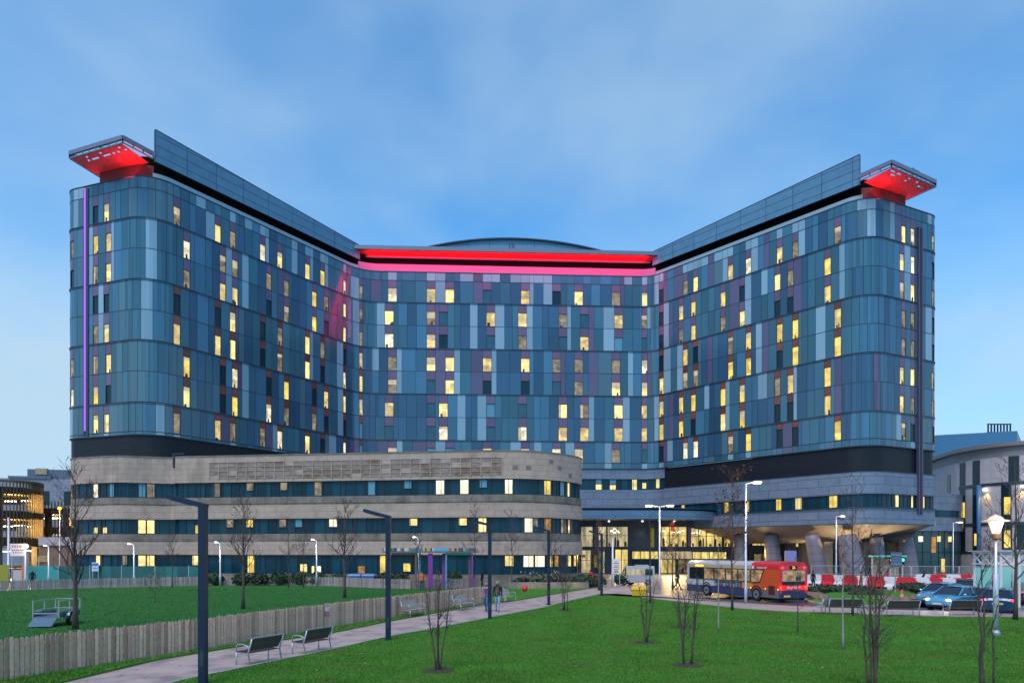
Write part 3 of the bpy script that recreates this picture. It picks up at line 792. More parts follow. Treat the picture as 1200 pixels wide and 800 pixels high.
B3 = [(113,.75,.4,1,2),(145,.6,.4,1,4),(166,.85,.35,1,2),(176,.85,.35,1,2),(228,.9,.4,1,2),(293,.9,0,1,3),(355,.9,.0,.55,2),(366,.4,0,.45,2),(373,.6,0,.45,1),(423,.9,0,.45,6),
      (449,.95,0,1,3),(476,.9,.1,.6,3),(597,1.0,.4,1,2),(620,1.25,.35,1,1),(634,1.3,.35,1,1),(646,.8,.35,1,3),(654,.7,.35,1,6),(669,.8,.35,1,2),(676,.7,.35,1,3)]
dark_tail = [(303,3.2,0,1,7)]
def bandS(z0, z1, lst): band(SP, L0, L1, z0, z1, [(ss(px), w, f0, f1, m) for px, w, f0, f1, m in lst], sbld, off=-.32)
bandS(9.76, 11.43, B1); bandS(5.6, 7.27, B2); bandS(1.1, 3.2, B3)
rf = MB(); rf.prism([SP.pt(u, -.4, 0)[:2] for u in SP.cuts(0, SP.len, 3)], 13.9, 14.1); sbld(rf, 'roof', M_roof)
q = P(203.5, 545, 78.8); db = MB(); db.bar((q.x,q.y,13.2),(q.x,q.y,14.9),.18,.18); db.bar((q.x,q.y,14.85),(q.x+1.2,q.y,14.85),.12,.12); sbld(db, 'roof_bracket', M_ring)

# ---------------------------------------------------------------- curved pale building at the far right
old = thing('curved_stone_building', 'curved pale stone building with tall narrow windows beyond the tower', 'building', (92,120,0))
def ob(mb, name, mats, parent=None, **k): return mb.build(name, mats, parent or old, off=tuple(old.location), **k)
M_rend = course_mat('pale_render_panels', (.46,.45,.48), (.36,.35,.38), 2.4, 1.2, .02, .8, 0, .03, .5)
OP = Path([(84,150,0),(*XD(1090,131),0),(*XD(1108,123.5),6),(*XD(1120,119.5),6),(*XD(1134,116.5),6),(*XD(1149,114),6),(*XD(1172,111.2),6),(*XD(1200,109),6),(96,106.5,6),(112,110,0)])
os_ = lambda px: OP.s_of_px(px)
w = MB(); strip(w, OP, 0, OP.len, -1, 0, 0, 19.0, 0); ob(w, 'wall', M_rend)
w = MB(); strip(w, OP, 0, OP.len, -1.5, .0, 19.0, 20.6, 0); strip(w, OP, 0, OP.len, -2.5, .7, 20.6, 21.2, 1); ob(w, 'eaves', [mat('eaves_grey', (.24,.23,.24), .6), mat('roof_lip', (.20,.19,.20), .6)])
rf = MB(); rf.prism([OP.pt(u, -.8, 0)[:2] for u in OP.cuts(0, OP.len, 4)]+[(112,150)], 20.7, 21.0); ob(rf, 'roof', M_roof)
tr = MB(); s0 = os_(1124)
for z in (14.6, 8.1): strip(tr, OP, s0, OP.len, 0, .10, z-.25, z+.25, 0)
strip(tr, OP, s0, OP.len, 0, .07, 3.2, 3.6, 0); ob(tr, 'string_course', M_ring)
for px, z0, z1, k in ((1128,14.9,18.8,7),(1144,14.9,18.8,7),(1188,14.9,18.9,7),(1112,13.6,17.2,7),(1128,8.4,14.3,7),(1144,8.4,14.3,7),(1179,8.4,14.3,7),(1180,4,7.8,7),(1128,3.6,7.8,7),(1144,3.6,7.8,7),(1198,4,7.8,7),
                     (1129,9.4,12.0,3),(1144.5,4.6,6.6,3),(1180.5,9.6,12.4,3),(1180.5,4.2,7.0,3)):
    u = os_(px); w = .85 if k == 3 else 1.25
    f = MB(); strip(f, OP, u-w/2-.08, u+w/2+.08, 0, .04, z0-.08, z1+.08, 0); o = ob(f, 'window', M_mull)
    f = MB(); strip(f, OP, u-w/2, u+w/2, .02, .055 if k == 7 else .075, z0, z1, 0); ob(f, 'pane', BMATS[k], o)
u = os_(1151.5); f = MB(); x, y, z = OP.pt(u, .9, 0); f.tube([(x,y,0),(x,y,14.6)], .32, 10); ob(f, 'blue_column', mat('column_blue', (.05,.16,.36), .4), smooth=True)
for px, zz in ((1156.5,13.8),(1198,14.0)):
    x, y, z = OP.pt(os_(px), .5, zz); f = MB(); f.box((x,y,zz),(.4,.4,.3)); ob(f, 'wall_light', L_lamp)
    light('SPOT', 'wall_light_lamp', (x-old.location.x, y-old.location.y-.3, zz-.2), 420, (1,.62,.18), old, size=.1, aim=(.1,.35,-1), spot=R(75))
pb = thing('blue_plant_room', 'bright blue metal roof plant room with railed stack above the curved stone building', 'plant room', (98,142,0))
b = MB(); b.prism([XD(1097,141),XD(1192,136),(112,150),(90,155)], 0, 27.6); b.build('wall', course_mat('plant_blue', (.10,.33,.55), (.06,.2,.35), 2.5, 6, .03, .4, .2, .05, 0), pb, off=(98,142,0))
b = MB(); 
for i in range(8):
    x, y = XD(1158+i*3.7, 139); b.bar((x,y,27.6),(x,y,29.6),.22,.22)
x0, y0 = XD(1157,139); x1, y1 = XD(1185,139); b.bar((x0,y0,29.5),(x1,y1,29.5),.2,.2); b.bar((x0,y0,27.8),(x1,y1,27.8),.2,.2); b.build('railing', M_navy, pb, off=(98,142,0))

# low link block between tower and curved building
lk = thing('link_block', 'low dark glass link block with grey upper storey between tower and curved building', 'building', (72,116,0))
def lb(mb, name, mats, parent=None, **k): return mb.build(name, mats, parent or lk, off=tuple(lk.location), **k)
LP = Path([(*XD(1060,112),0),(*XD(1100,112),0),(*XD(1122,113.5),7),(*XD(1132,120),0)])
w = MB(); strip(w, LP, 0, LP.len, -4, 0, 7.0, 13.2, 0, step=3); lb(w, 'upper_wall', M_metal)
w = MB(); strip(w, LP, 0, LP.len, -4, .05, 9.3, 10.4, 0, step=3); lb(w, 'window_band', M_glassband)
w = MB(); strip(w, LP, 0, LP.len, -4, -.3, 0, 7.0, 0, step=1.4); lb(w, 'glass_wall', mat('teal_glass_wall', (.012,.07,.085), .1, spec=.7))
w = MB(); u = .3
while u < LP.len: strip(w, LP, u, u+.07, -.32, -.22, 0, 7.0, 0); u += 1.4
strip(w, LP, 0, LP.len, -.32, -.24, 3.4, 3.52, 0); lb(w, 'mullion', M_mull)
for px, z0, z1, m in ((1080,5.2,6.1,1),(1102,5.2,6.1,2),(1115,5.2,6.1,2),(1107,.2,2.4,3),(1131,.4,2.3,2),(1095,3.4,6,6)):
    u = LP.s_of_px(px); w = MB(); strip(w, LP, u-.35, u+.35, -.3, -.2, z0, z1, 0); lb(w, 'lit_window', BMATS[m])
w = MB(); strip(w, LP, LP.len-3.4, LP.len-1.2, 0, .06, 7.6, 9.2, 0); lb(w, 'lit_window', W_dim)

# ---------------------------------------------------------------- left: car park with slatted skin, grey block behind
cp = thing('parking_garage', 'multi storey car park wrapped in vertical timber slats glowing warm inside', 'car park', (-75,100,0))
def cb(mb, name, mats, parent=None, **k): return mb.build(name, mats, parent or cp, off=tuple(cp.location), **k)
KP = Path([(*XD(-120,90),0),(*XD(-20,93),0),(*XD(54,97),5),(*XD(44,116),0)])
K2 = Path([(*XD(40,104),0),(*XD(95,104),0)])
M_deck = mat('deck_dark', (.07,.07,.065), .8, var=.1)
M_skin = mat('slat_timber', (.13,.10,.055), .7, island=.3)
d = MB()
for z0, z1 in ((11.6,12.6),(8.1,9.3),(4.3,5.6),(0,1.2)): strip(d, KP, 0, KP.len, -14 if z0 < 1 else -9, -.35, z0, z1, 0, step=6)
for z0, z1 in ((9.3,10.2),(6.2,7.3),(2.6,3.6)): strip(d, K2, 0, K2.len, -9, 0, z0, z1, 0)
for u in (4, 11, 18, 25, 32):
    if u < KP.len: strip(d, KP, u, u+.6, -1.4, -.7, 0, 12, 0)
for u in (1.5, 4.2): strip(d, K2, u, u+.5, -1, -.3, 0, 10, 0)
cb(d, 'deck', M_deck)
slat = MB(); u = .2
while u < KP.len-.2:
    strip(slat, KP, u, u+.10, -.28, 0, 4.6, 13.6 if u < KP.len-12 else 13.2, 0, back=True); u += .42
u = .2
while u < K2.len: strip(slat, K2, u, u+.08, .02, .2, 2.6, 11.2, 0); u += .5
strip(slat, KP, 0, KP.len, -.3, .03, 13.2, 13.5, 0, step=4)
cb(slat, 'slat_screen', M_skin)
lit_mat('garage_glow', (1,.55,.12), .30, .9, .5, .7)
g = MB(); strip(g, KP, 0, KP.len-8, -8.0, -7.8, 1.2, 11.6, 0, step=5); strip(g, K2, 0, K2.len, -8, -7.8, 0, 9.3, 0); cb(g, 'back_wall', mat('garage_wall', (.42,.36,.26), .8, var=.2, vscale=.5))
for (px, z, D) in ((12,10.8,98),(30,10.9,99),(8,7.2,98),(22,7.4,100),(38,7.2,100),(5,3.6,97),(20,3.9,99),(33,3.7,100),(57,8.8,108),(66,8.9,109),(60,5.4,108),(75,5.6,109),(62,2.4,108)):
    x, y = XD(px, D); f = MB(); f.box((x,y,z),(1.5,.25,.12)); cb(f, 'strip_light', L_lamp)
for (px, z, D, e) in ((20,10.3,97.5,4200),(20,6.8,97.5,4500),(20,3.2,97.5,3600),(62,8.2,108,2600),(66,4.6,108,2600),(60,1.8,107,1200),(-40,7,96,3000),(36,8.6,100,3000),(8,5,96,3000)):
    x, y = XD(px, D); light('POINT', 'garage_light', (x-cp.location.x, y-cp.location.y, z), e, (1,.6,.2), cp, size=.6)
gb = thing('grey_hospital_block', 'grey blue older block with a wide dark window strip behind the car park', 'building', (-100,150,0))
def gbb(mb, name, mats, parent=None, **k): return mb.build(name, mats, parent or gb, off=tuple(gb.location), **k)
GP = Path([(*XD(-150,140),0),(*XD(140,150),0)]); gs = lambda px: GP.s_of_px(px)
w = MB(); strip(w, GP, 0, GP.len, -12, 0, 0, 19.2, 0, step=8); strip(w, GP, gs(28), gs(130), -10, -1.5, 19.2, 21.4, 1, step=8); strip(w, GP, gs(10), gs(60), -.8, .3, 19.2, 19.7, 1, step=8)
gbb(w, 'wall', [course_mat('grey_block_panels', (.24,.29,.36), (.15,.18,.23), 3, 1.5, .03, .7, 0, .08, .5), mat('roof_blue_grey', (.10,.15,.21), .5)])
for px0, px1, z0, z1 in ((-20,24,13.6,16.4),(33,58,13.6,16.6),(75,100,13.6,16.6),(0,20,8,10)):
    w = MB(); strip(w, GP, gs(px0), gs(px1), 0, .08, z0, z1, 0, step=8); gbb(w, 'window', W_dark)
w = MB(); strip(w, GP, gs(38), gs(52), -2, -1.3, 20.3, 21.6, 0); gbb(w, 'roof_vent', mat('vent_tan', (.4,.33,.2), .7))
# distant roofs of low buildings behind, dim
lw = thing('low_annexe', 'low annexe with a pale roof edge in front of the car park', 'building', (*XD(55,92),0))
w = MB(); 
a = XD(46,92); b = XD(110,90); w.prism([a,b,(b[0],b[1]+6),(a[0],a[1]+6)], 0, 4.4); w.build('wall', mat('annexe_wall', (.20,.13,.09), .8, var=.3, vscale=.6), lw, off=tuple(lw.location))
w = MB(); a = XD(45,91.7); b = XD(110,89.7); w.prism([a,b,(b[0],b[1]+6.6),(a[0],a[1]+6.6)], 4.4, 5.5); w.build('roof', mat('annexe_roof', (.42,.38,.40), .6), lw, off=tuple(lw.location))
for px in (52, 63):
    w = MB(); x, y = XD(px, 91.8); w.box((x,y-.05,2.6),(1.6,.2,.8)); w.build('window', W_amber if px == 63 else W_dim, lw, off=tuple(lw.location))
# ---------------------------------------------------------------- ground, road, path, lawns
def sheet(name, poly, z, m, kind='structure', thick=None):
    mb = MB()
    if thick: mb.prism(poly, z-thick, z)
    else: mb.face([(x, y, z) for x, y in poly])
    return tag(mb.build(name, m), kind=kind)
M_asph = mat('asphalt', (.055,.055,.06), .42, var=.25, vscale=.5, bump=.15, bscale=60, stain=((.10,.095,.095), .25, .5, .75))
M_ground = mat('forecourt_paving', (.19,.175,.17), .36, var=.2, vscale=.35, stain=((.10,.095,.095), .3, .48, .7))
M_path = mat('path_tarmac', (.45,.345,.305), .6, var=.16, vscale=.8, bump=.12, bscale=80, stain=((.24,.20,.19), .9, .46, .66))
M_kerb = mat('kerb_stone', (.36,.33,.29), .8, var=.15, vscale=2)
M_pave = mat('pavement_pink', (.40,.30,.27), .55, var=.14, vscale=.5)
def grass_mat(name, c1, c2, c3):
    m = bpy.data.materials.new(name); m.use_nodes = True
    nt = m.node_tree; N = nt.nodes; L = nt.links; b = N['Principled BSDF']
    b.inputs['Roughness'].default_value = .85; b.inputs['Specular IOR Level'].default_value = .15
    tc = N.new('ShaderNodeTexCoord')
    def noise(sc, det, sx=1, sy=1):
        mp = N.new('ShaderNodeMapping'); mp.inputs['Scale'].default_value = (sx, sy, 1); L.new(tc.outputs['Object'], mp.inputs['Vector'])
        n = N.new('ShaderNodeTexNoise'); n.inputs['Scale'].default_value = sc; n.inputs['Detail'].default_value = det; n.inputs['Roughness'].default_value = .7
        L.new(mp.outputs[0], n.inputs['Vector']); return n.outputs['Fac']
    r = N.new('ShaderNodeValToRGB'); r.color_ramp.elements[0].position = .3; r.color_ramp.elements[1].position = .72
    r.color_ramp.elements[0].color = (*c1, 1); r.color_ramp.elements[1].color = (*c2, 1)
    L.new(noise(9, 8, 1, .45), r.inputs[0])
    mr = N.new('ShaderNodeMapRange'); mr.inputs[1].default_value = .5; mr.inputs[2].default_value = .78; mr.inputs[4].default_value = .55
    L.new(noise(.35, 6), mr.inputs[0])
    mx = N.new('ShaderNodeMix'); mx.data_type = 'RGBA'; mx.inputs['B'].default_value = (*c3, 1)
    L.new(r.outputs[0], mx.inputs['A']); L.new(mr.outputs[0], mx.inputs['Factor'])
    L.new(mx.outputs['Result'], b.inputs['Base Color'])
    bp = N.new('ShaderNodeBump'); bp.inputs['Strength'].default_value = .7; bp.inputs['Distance'].default_value = .05
    L.new(noise(22, 6, 1, .6), bp.inputs['Height']); L.new(bp.outputs[0], b.inputs['Normal'])
    return m
M_grass = grass_mat('lawn_grass', (.05,.165,.02), (.085,.245,.028), (.13,.22,.035))
M_grass2 = grass_mat('field_grass', (.02,.11,.022), (.036,.17,.034), (.055,.16,.034))
M_soil = mat('soil', (.05,.035,.025), .95, var=.3, vscale=5)
sheet('ground', [(-600,-30),(600,-30),(600,900),(-600,900)], 0, M_ground)
def GG(*pts): return [G(*p) for p in pts]
path_l = GG((0,824),(77,800),(187,773.5),(267,760),(400,740),(453,729),(513,718),(607,703.5),(700,688))
path_r = GG((150,815),(217,797.5),(330,774),(400,759.5),(455,746.5),(517,735.5),(577,723.5),(633,713),(668,704),(700,697))
sheet('path', [(-13.5,10)]+path_l+GG((735,686),(745,700))+path_r[::-1]+[(-10.5,10)], .008, M_path)
lawn_poly = path_r[::-1]+[(-9.6,10),(60,10),(60,33)]+GG((1200,724),(1120,723.5),(1045,722),(985,719),(923,717.5),(865,713.5),(790,705),(752,700.5),(722,696.5))
sheet('lawn', lawn_poly, .05, M_grass, thick=.05)
near_fence = [(-17.8,11.5), G(0,797.5), G(240,760.5), G(400,733), G(500,716.5), G(572,705.5)]
strip_poly = [(x+.25, y) for x, y in near_fence]+GG((620,694),(622,690.5),(700,688.2))[:0]+[(x-.15, y) for x, y in path_l[:-2][::-1]]+[(-14,10)]
sheet('verge', strip_poly, .045, M_grass, thick=.045)
isl = GG((607,703),(690,689.3),(706,687),(690,686.5),(600,687.5),(577,690),(566,707))
sheet('lawn', isl, .05, M_grass, thick=.05)
far_fence = [(-66,54), G(0,692.5), G(120,688.5), G(240,685.8), G(330,685.8), G(400,687), G(445,689.2), G(480,690), G(560,689)]
field = [(-.3+x, y) for x, y in near_fence]+[(x, y-.25) for x, y in far_fence[::-1]]+[(-66,11.5)]
sheet('lawn', field, .05, M_grass2, thick=.05)
# pavement beyond the lawn, road, roundabout
pav = [G(700,697)]+GG((722,696.5),(752,700.5),(790,705),(865,713.5),(923,717.5),(985,719),(1045,722),(1120,723.5),(1200,724))+[(60,33),(60,38.5)]+GG((1160,718),(1080,717),(985,714),(923,711.5),(865,707.5),(800,701.5),(760,696))
sheet('pavement', pav, .10, M_pave, thick=.10)
kb = [(x, y+.05) for x, y in GG((1160,718),(1080,717),(985,714),(923,711.5),(865,707.5),(800,701.5),(760,696))]
k = MB()
for a, b in zip(kb[:-1], kb[1:-1]): k.bar((a[0],a[1],.055),(b[0],b[1],.055),.16,.12)
tag(k.build('kerb', M_kerb), kind='structure')
road = [(x, y+.15) for x, y in kb[:-1][::-1]]+GG((790,690),(860,687.5),(1000,690.5),(1200,691.5))+[(90,64),(90,40)]
sheet('road', road, .012, M_asph)
# edge stones along the path
k = MB()
for a, b in zip(path_r, path_r[1:]): k.bar((a[0],a[1],.03),(b[0],b[1],.03),.12,.09)
tag(k.build('path_edging', M_kerb), kind='structure')
# grass blades standing over the near lawns
def inpoly(poly, X, Y):
    r = np.zeros(len(X), bool); n = len(poly); j = n-1
    for i in range(n):
        xi, yi = poly[i]; xj, yj = poly[j]
        c = ((yi > Y) != (yj > Y)) & (X < (xj-xi)*(Y-yi)/(yj-yi+1e-12)+xi); r ^= c; j = i
    return r
def blades(name, poly, n, m, dmax, seed, h=(.025,.06)):
    g = np.random.default_rng(seed)
    xs = [p[0] for p in poly]; ys = [p[1] for p in poly]
    D = np.exp(g.uniform(math.log(max(min(ys), 15)), math.log(min(max(ys), dmax)), n)); X = g.uniform(-.8, .8, n)*D
    k = inpoly(poly, X+g.normal(0,.05,n), D); X = X[k]; D = D[k]; n = len(X)
    an = g.uniform(0, 6.283, n); w = .00072*D*g.uniform(.5, 1.1, n)+.003; hh = g.uniform(*h, n)
    clump = .6+.5*np.sin(X*1.3+1.7*np.sin(D*.6))*np.sin(D*.9+np.sin(X))
    hh = hh*(.75+.35*clump)
    le = g.uniform(-.5, .5, (n, 2))*hh[:, None]
    V = np.empty((n, 3, 3), np.float32)
    V[:,0,0] = X-np.cos(an)*w; V[:,0,1] = D-np.sin(an)*w; V[:,0,2] = .045
    V[:,1,0] = X+np.cos(an)*w; V[:,1,1] = D+np.sin(an)*w; V[:,1,2] = .045
    V[:,2,0] = X+le[:,0]; V[:,2,1] = D+le[:,1]; V[:,2,2] = .045+hh
    me = bpy.data.meshes.new(name); me.vertices.add(n*3); me.vertices.foreach_set('co', V.ravel())
    me.loops.add(n*3); me.loops.foreach_set('vertex_index', np.arange(n*3, dtype=np.int32))
    me.polygons.add(n); me.polygons.foreach_set('loop_start', np.arange(0, n*3, 3, dtype=np.int32))
    me.materials.append(m); me.update(); me.validate()
    o = bpy.data.objects.new(name, me); C.objects.link(o)
    return tag(o, kind='stuff')
M_blade = mat('grass_blade', (.074,.222,.026), .8, island=.3, var=.42, vscale=.45, spec=.15, stain=((.13,.175,.04), .55, .50, .74))
M_blade2 = mat('grass_blade_dark', (.034,.165,.026), .8, island=.3, var=.25, vscale=.5, spec=.15)
o = blades('grass', lawn_poly, 560000, M_blade, 58, 3); tag(o, 'short green grass of the open lawn', 'grass')
o = blades('grass', strip_poly, 300000, M_blade, 52, 4, (.05,.12)); tag(o, 'longer grass of the strip along the timber fence', 'grass')
o = blades('grass', field, 200000, M_blade2, 66, 5); tag(o, 'dark grass of the fenced field', 'grass')
o = blades('grass', isl, 60000, M_blade, 70, 6); tag(o, 'grass of the small lawn beside the planter wall', 'grass')

def scatter_leaves(n, seed):
    rr = random.Random(seed); b = MB(); k = 0
    while k < n:
        D = rr.uniform(18, 48); X = rr.uniform(-.75, .8)*D
        on_lawn = bool(inpoly(lawn_poly, np.array([X]), np.array([D]))[0])
        pth = [(-13.5,10)]+path_l+path_r[::-1]+[(-10.5,10)]
        if not on_lawn and not bool(inpoly(pth, np.array([X]), np.array([D]))[0]): continue
        z = .09 if on_lawn else .016
        a = Vector((rr.uniform(-1,1), rr.uniform(-1,1), rr.uniform(-.2,.2))).normalized()*rr.uniform(.03,.06); e = a.cross(Vector((rr.uniform(-.3,.3),rr.uniform(-.3,.3),1))).normalized()*rr.uniform(.02,.035)
        p = Vector((X, D, z)); b.face([p-a, p+e, p+a, p-e], rr.choice((0,0,1))); k += 1
    o = b.build('fallen_leaves', [mat('litter_brown', (.16,.09,.045), .8, island=.4), mat('litter_pale', (.38,.33,.26), .8, island=.3)])
    tag(o, 'scattered fallen leaves on the lawn and path', 'leaves', kind='stuff')
scatter_leaves(420, 5)
# ---------------------------------------------------------------- fences
def poly_walk(pts, step):
    out = []; carry = 0.
    for a, b in zip(pts, pts[1:]):
        a = Vector(a); b = Vector(b); L = (b-a).length; d = (b-a)/L; t = carry
        while t < L: out.append((a+d*t, d)); t += step
        carry = t-L
    return out
def picket_fence(name, label, pts, h, step, pw, m, post_step, off, group='timber fences'):
    root = thing(name, label, 'fence', (*pts[len(pts)//2], 0), 0, group); o = tuple(root.location)
    pk = MB(); rr = random.Random(len(label))
    for p, d in poly_walk(pts, step):
        w = pw*rr.uniform(.85, 1.08); hh = h*rr.uniform(.965, 1.02); t = .02; n = Vector((d.y, -d.x)); ln = rr.uniform(-.012, .012)
        prof = [(-w/2,.04),(w/2,.04),(w/2,hh-.05),(w*.25,hh),(-w*.25,hh),(-w/2,hh-.05)]
        def v(x, z, oo): q = p+d*(x+ln*z)+n*oo; return (q.x, q.y, z)
        f = [v(x,z,t) for x, z in prof]; b = [v(x,z,0) for x, z in prof]
        pk.face(f); pk.face(b[::-1])
        for i in range(6): pk.face([b[i], b[(i+1)%6], f[(i+1)%6], f[i]])
    pk.build('pickets', m, root, off=o)
    for z in (.28, h*.78):
        rl = MB()
        for a, b in zip(pts, pts[1:]):
            a = Vector(a); b = Vector(b); n = Vector(((b-a).y, -(b-a).x)).normalized()*(-.04)
            rl.bar((a.x+n.x,a.y+n.y,z),(b.x+n.x,b.y+n.y,z),.05,.09)
        rl.build('rail', m, root, off=o)
    for p, d in poly_walk(pts, post_step):
        n = Vector((d.y, -d.x))*off; ps = MB(); ps.box((p.x+n.x,p.y+n.y,h*.47),(.10,.10,h*.94), rz=math.atan2(d.y, d.x)); ps.build('post', m, root, off=o)
    return root
nf = picket_fence('timber_fence', 'long close boarded timber picket fence beside the path and benches', near_fence, 1.17, .135, .108, M_wood, 2.4, -.12)
picket_fence('timber_fence', 'low grey picket fence at the far side of the dark field', far_fence, .98, .17, .13, M_wood_far, 3.0, .10)
# notice on the fence
x, y = -8.62, 31.7
d = (Vector(near_fence[3])-Vector(near_fence[2])).normalized(); ang = math.atan2(d.y, d.x)
p = Vector(near_fence[2]).lerp(Vector(near_fence[3]), .86)
s = thing('fence_notice', 'small white and red notice fixed to the timber fence', 'sign', (p.x+d.y*.03, p.y-d.x*.03, .78), ang)
b = MB(); b.box((0,-.02,.12),(.30,.012,.19)); b.build('upper_panel', M_white_p, s)
b = MB(); b.box((0,-.02,-.09),(.30,.012,.22)); b.build('lower_panel', mat('notice_red', (.62,.05,.14), .5), s)
b = MB()
for z, w in ((.15,.2),(.10,.14),(-.04,.22),(-.09,.16),(-.14,.2)): b.box((0,-.03,z),(w,.004,.02))
b.build('print', mat('notice_print', (.75,.55,.62), .6), s)

# ---------------------------------------------------------------- lamp posts on the path
def dark_lamp():
    r = thing('path_lamp', '', 'lamp post', (0,0,0), 0, 'dark angled lamp posts along the path')
    b = MB(); b.box((0,0,2.5),(.19,.19,5.0)); b.box((0,0,.03),(.34,.34,.06)); b.build('post', M_navy, r)
    b = MB(); b.box((0,-.097,.75),(.11,.012,.42)); b.build('access_door', M_ring, r)
    b = MB(); b.bar((.09,0,4.93),(-1.0,.12,5.22),.20,.13); b.build('arm', M_navy, r)
    b = MB(); b.bar((-.35,.045,4.965),(-.9,.11,5.11),.12,.012); b.build('lamp_lens', mat('lens_unlit', (.3,.33,.36), .3), r)
    return r
lampA = dark_lamp()
DL = [(238,590,'nearest dark angled lamp post, rising in front of the first two benches'),(455,604,'dark angled lamp post beside the pale backed bench on the path'),
      (574,614,'dark angled lamp post in front of the walking couple'),(643,621,'dark angled lamp post on the lawn edge past the couple'),(705,625,'farthest dark angled lamp post, near the person in red')]
for i, (px, top, lab) in enumerate(DL):
    D = 1.43*F/(HOR-top) if i else 18.2; o = lampA if i == 0 else copy_tree(lampA)
    x, y = XD(px, D); mover(o, (x, y), R(0)); o['label'] = lab; o.scale.z = .968 if i == 0 else 1
def street_lamp(px, top, D, head, lab, lit=L_lampw, mt=None, energy=180, col=(1,.86,.66), hl=.75, rad=.075, group='tall grey street lamps', tilt=0.08):
    x, y = XD(px, D); H = CAM_H+(HOR-top)/F*D
    r = thing('street_lamp', lab, 'street lamp', (x, y, 0), 0, group)
    b = MB(); b.tube([(0,0,0),(0,0,1.2),(0,0,1.25),(0,0,H)], [rad*1.35,rad*1.35,rad,rad*.75], 10); b.build('post', mt or M_whitepost, r, smooth=True)
    for sgn in head:
        b = MB(); b.bar((0,0,H-.05),(sgn*hl*.75,0,H+tilt),.07,.07); b.build('arm', mt or M_whitepost, r)
        b = MB(); b.box((sgn*hl,0,H+tilt),(hl*.75,.26,.09)); b.box((sgn*hl,0,H+tilt+.06),(hl*.5,.18,.05)); h = b.build('lamp_head', mt or M_whitepost, r)
        b = MB(); b.box((sgn*hl,-.0,H+tilt-.075),(hl*.62,.22,.06)); b.build('lamp_lens', lit, h)
        if energy: light('POINT', 'lamp_light', (sgn*hl*1.15, -.35, H-.5), energy*2, col, r, size=.15)
    return r
street_lamp(773,593,65,(1,-1),'tall grey street lamp with two lit heads in front of the entrance canopy', hl=1.0)
street_lamp(874,566,46,(1,),'tall pale street lamp with one lit head standing in front of the bus', hl=.75)
street_lamp(980,605,86,(1,),'tall grey street lamp with one lit head before the slanted columns', hl=.75)
street_lamp(1117,612,105,(1,),'distant lit street lamp in front of the dark glass link block', hl=1.0)
street_lamp(718,630,70,(),'short unlit white post by the entrance planting', energy=0, rad=.12, group=None)
street_lamp(10,606,78,(),'plain white pole in front of the slatted car park', energy=0, rad=.13, group=None)
gL = 'low street lamps along the stone wing'
street_lamp(57,640,70,(-1,),'low street lamp lit white beside the turquoise hoarding', L_lamp, energy=60, group=gL, hl=.35, tilt=.15)
street_lamp(157,638,69,(-1,),'low street lamp lit white before the left rounded end of the stone wing', L_lamp, energy=60, group=gL, hl=.45, tilt=.15)
street_lamp(258,636,70,(-1,),'low street lamp lit white to the right of the nearest dark post', L_lamp, energy=60, group=gL, hl=.4, tilt=.15)
street_lamp(371,633,70,(-1,),'low street lamp lit white between two bare trees before the stone wing', L_lamp, energy=60, group=gL, hl=.4, tilt=.15)
street_lamp(490,630,70,(-1,),'low street lamp lit white above the colourful shelter', L_lamp, energy=60, group=gL, hl=.4, tilt=.15)
street_lamp(30,641,66,(),'street lamp with a bright warm globe next to the white sign board', energy=0, rad=.09, group=None)
x, y = XD(30,66); g = MB(); g.blob((0,0,4.1),(.26,.22,.22),n=12,j=0); o = [t for t in C.objects if t.name.startswith('street_lamp') and t.get('label','').startswith('street lamp with a bright warm')][0]
g.build('lamp_globe', L_lamp, o, smooth=True); light('POINT','lamp_light',(0,-.6,4.1),60,(1,.7,.35),o,size=.3)
street_lamp(70,596,85,(),'tall street lamp glowing orange in front of the car park ramp', energy=0, rad=.07, group=None)
o = [t for t in C.objects if t.get('label','').startswith('tall street lamp glowing orange')][0]
g = MB(); g.blob((0,0,8.95),(.24,.2,.2),n=10,j=0); g.build('lamp_globe', L_sod, o, smooth=True); light('POINT','lamp_light',(0,-.7,8.9),350,(1,.42,.06),o,size=.3)
# lantern
x, y = G(1167,745)
r = thing('lantern_post', 'white post with a flared glowing lantern on the lawn by the parked cars', 'lamp post', (x,y,0))
b = MB(); b.tube([(0,0,0),(0,0,2.6),(0,0,2.65),(0,0,4.1)],[.105,.10,.055,.05],12); b.build('post', M_whitepost, r, smooth=True)
b = MB(); b.lathe([(.17,0),(.17,.16),(.11,.26)],(0,0,0),12); b.build('post_base', M_galv, r)
b = MB(); b.lathe([(.05,4.05),(.14,4.12),(.16,4.3),(.06,4.32)],(0,0,0),10); b.build('lamp_base', mat('lantern_copper', (.30,.15,.07), .45), r)
b = MB(); b.lathe([(.13,4.34),(.20,4.55),(.27,4.83)],(0,0,0),10); b.build('lamp_glass', mat('lantern_glow', (.9,.9,.9), .4, emit=(1,.72,.42), estr=2.0), r)
b = MB(); b.lathe([(.50,4.84),(.52,4.88),(.30,4.93),(.24,5.02),(.10,5.1),(.02,5.14)],(0,0,0),14)
for k in range(6):
    a = k*math.pi/3; b.bar((.14*math.cos(a),.14*math.sin(a),4.33),(.30*math.cos(a),.30*math.sin(a),4.85),.02,.02)
b.build('lamp_cap', mat('lantern_cap', (.62,.55,.48), .5, emit=(1,.70,.42), estr=.6), r)
light('POINT','lamp_light',(0,-.45,4.7),60,(1,.72,.42),r,size=.25)

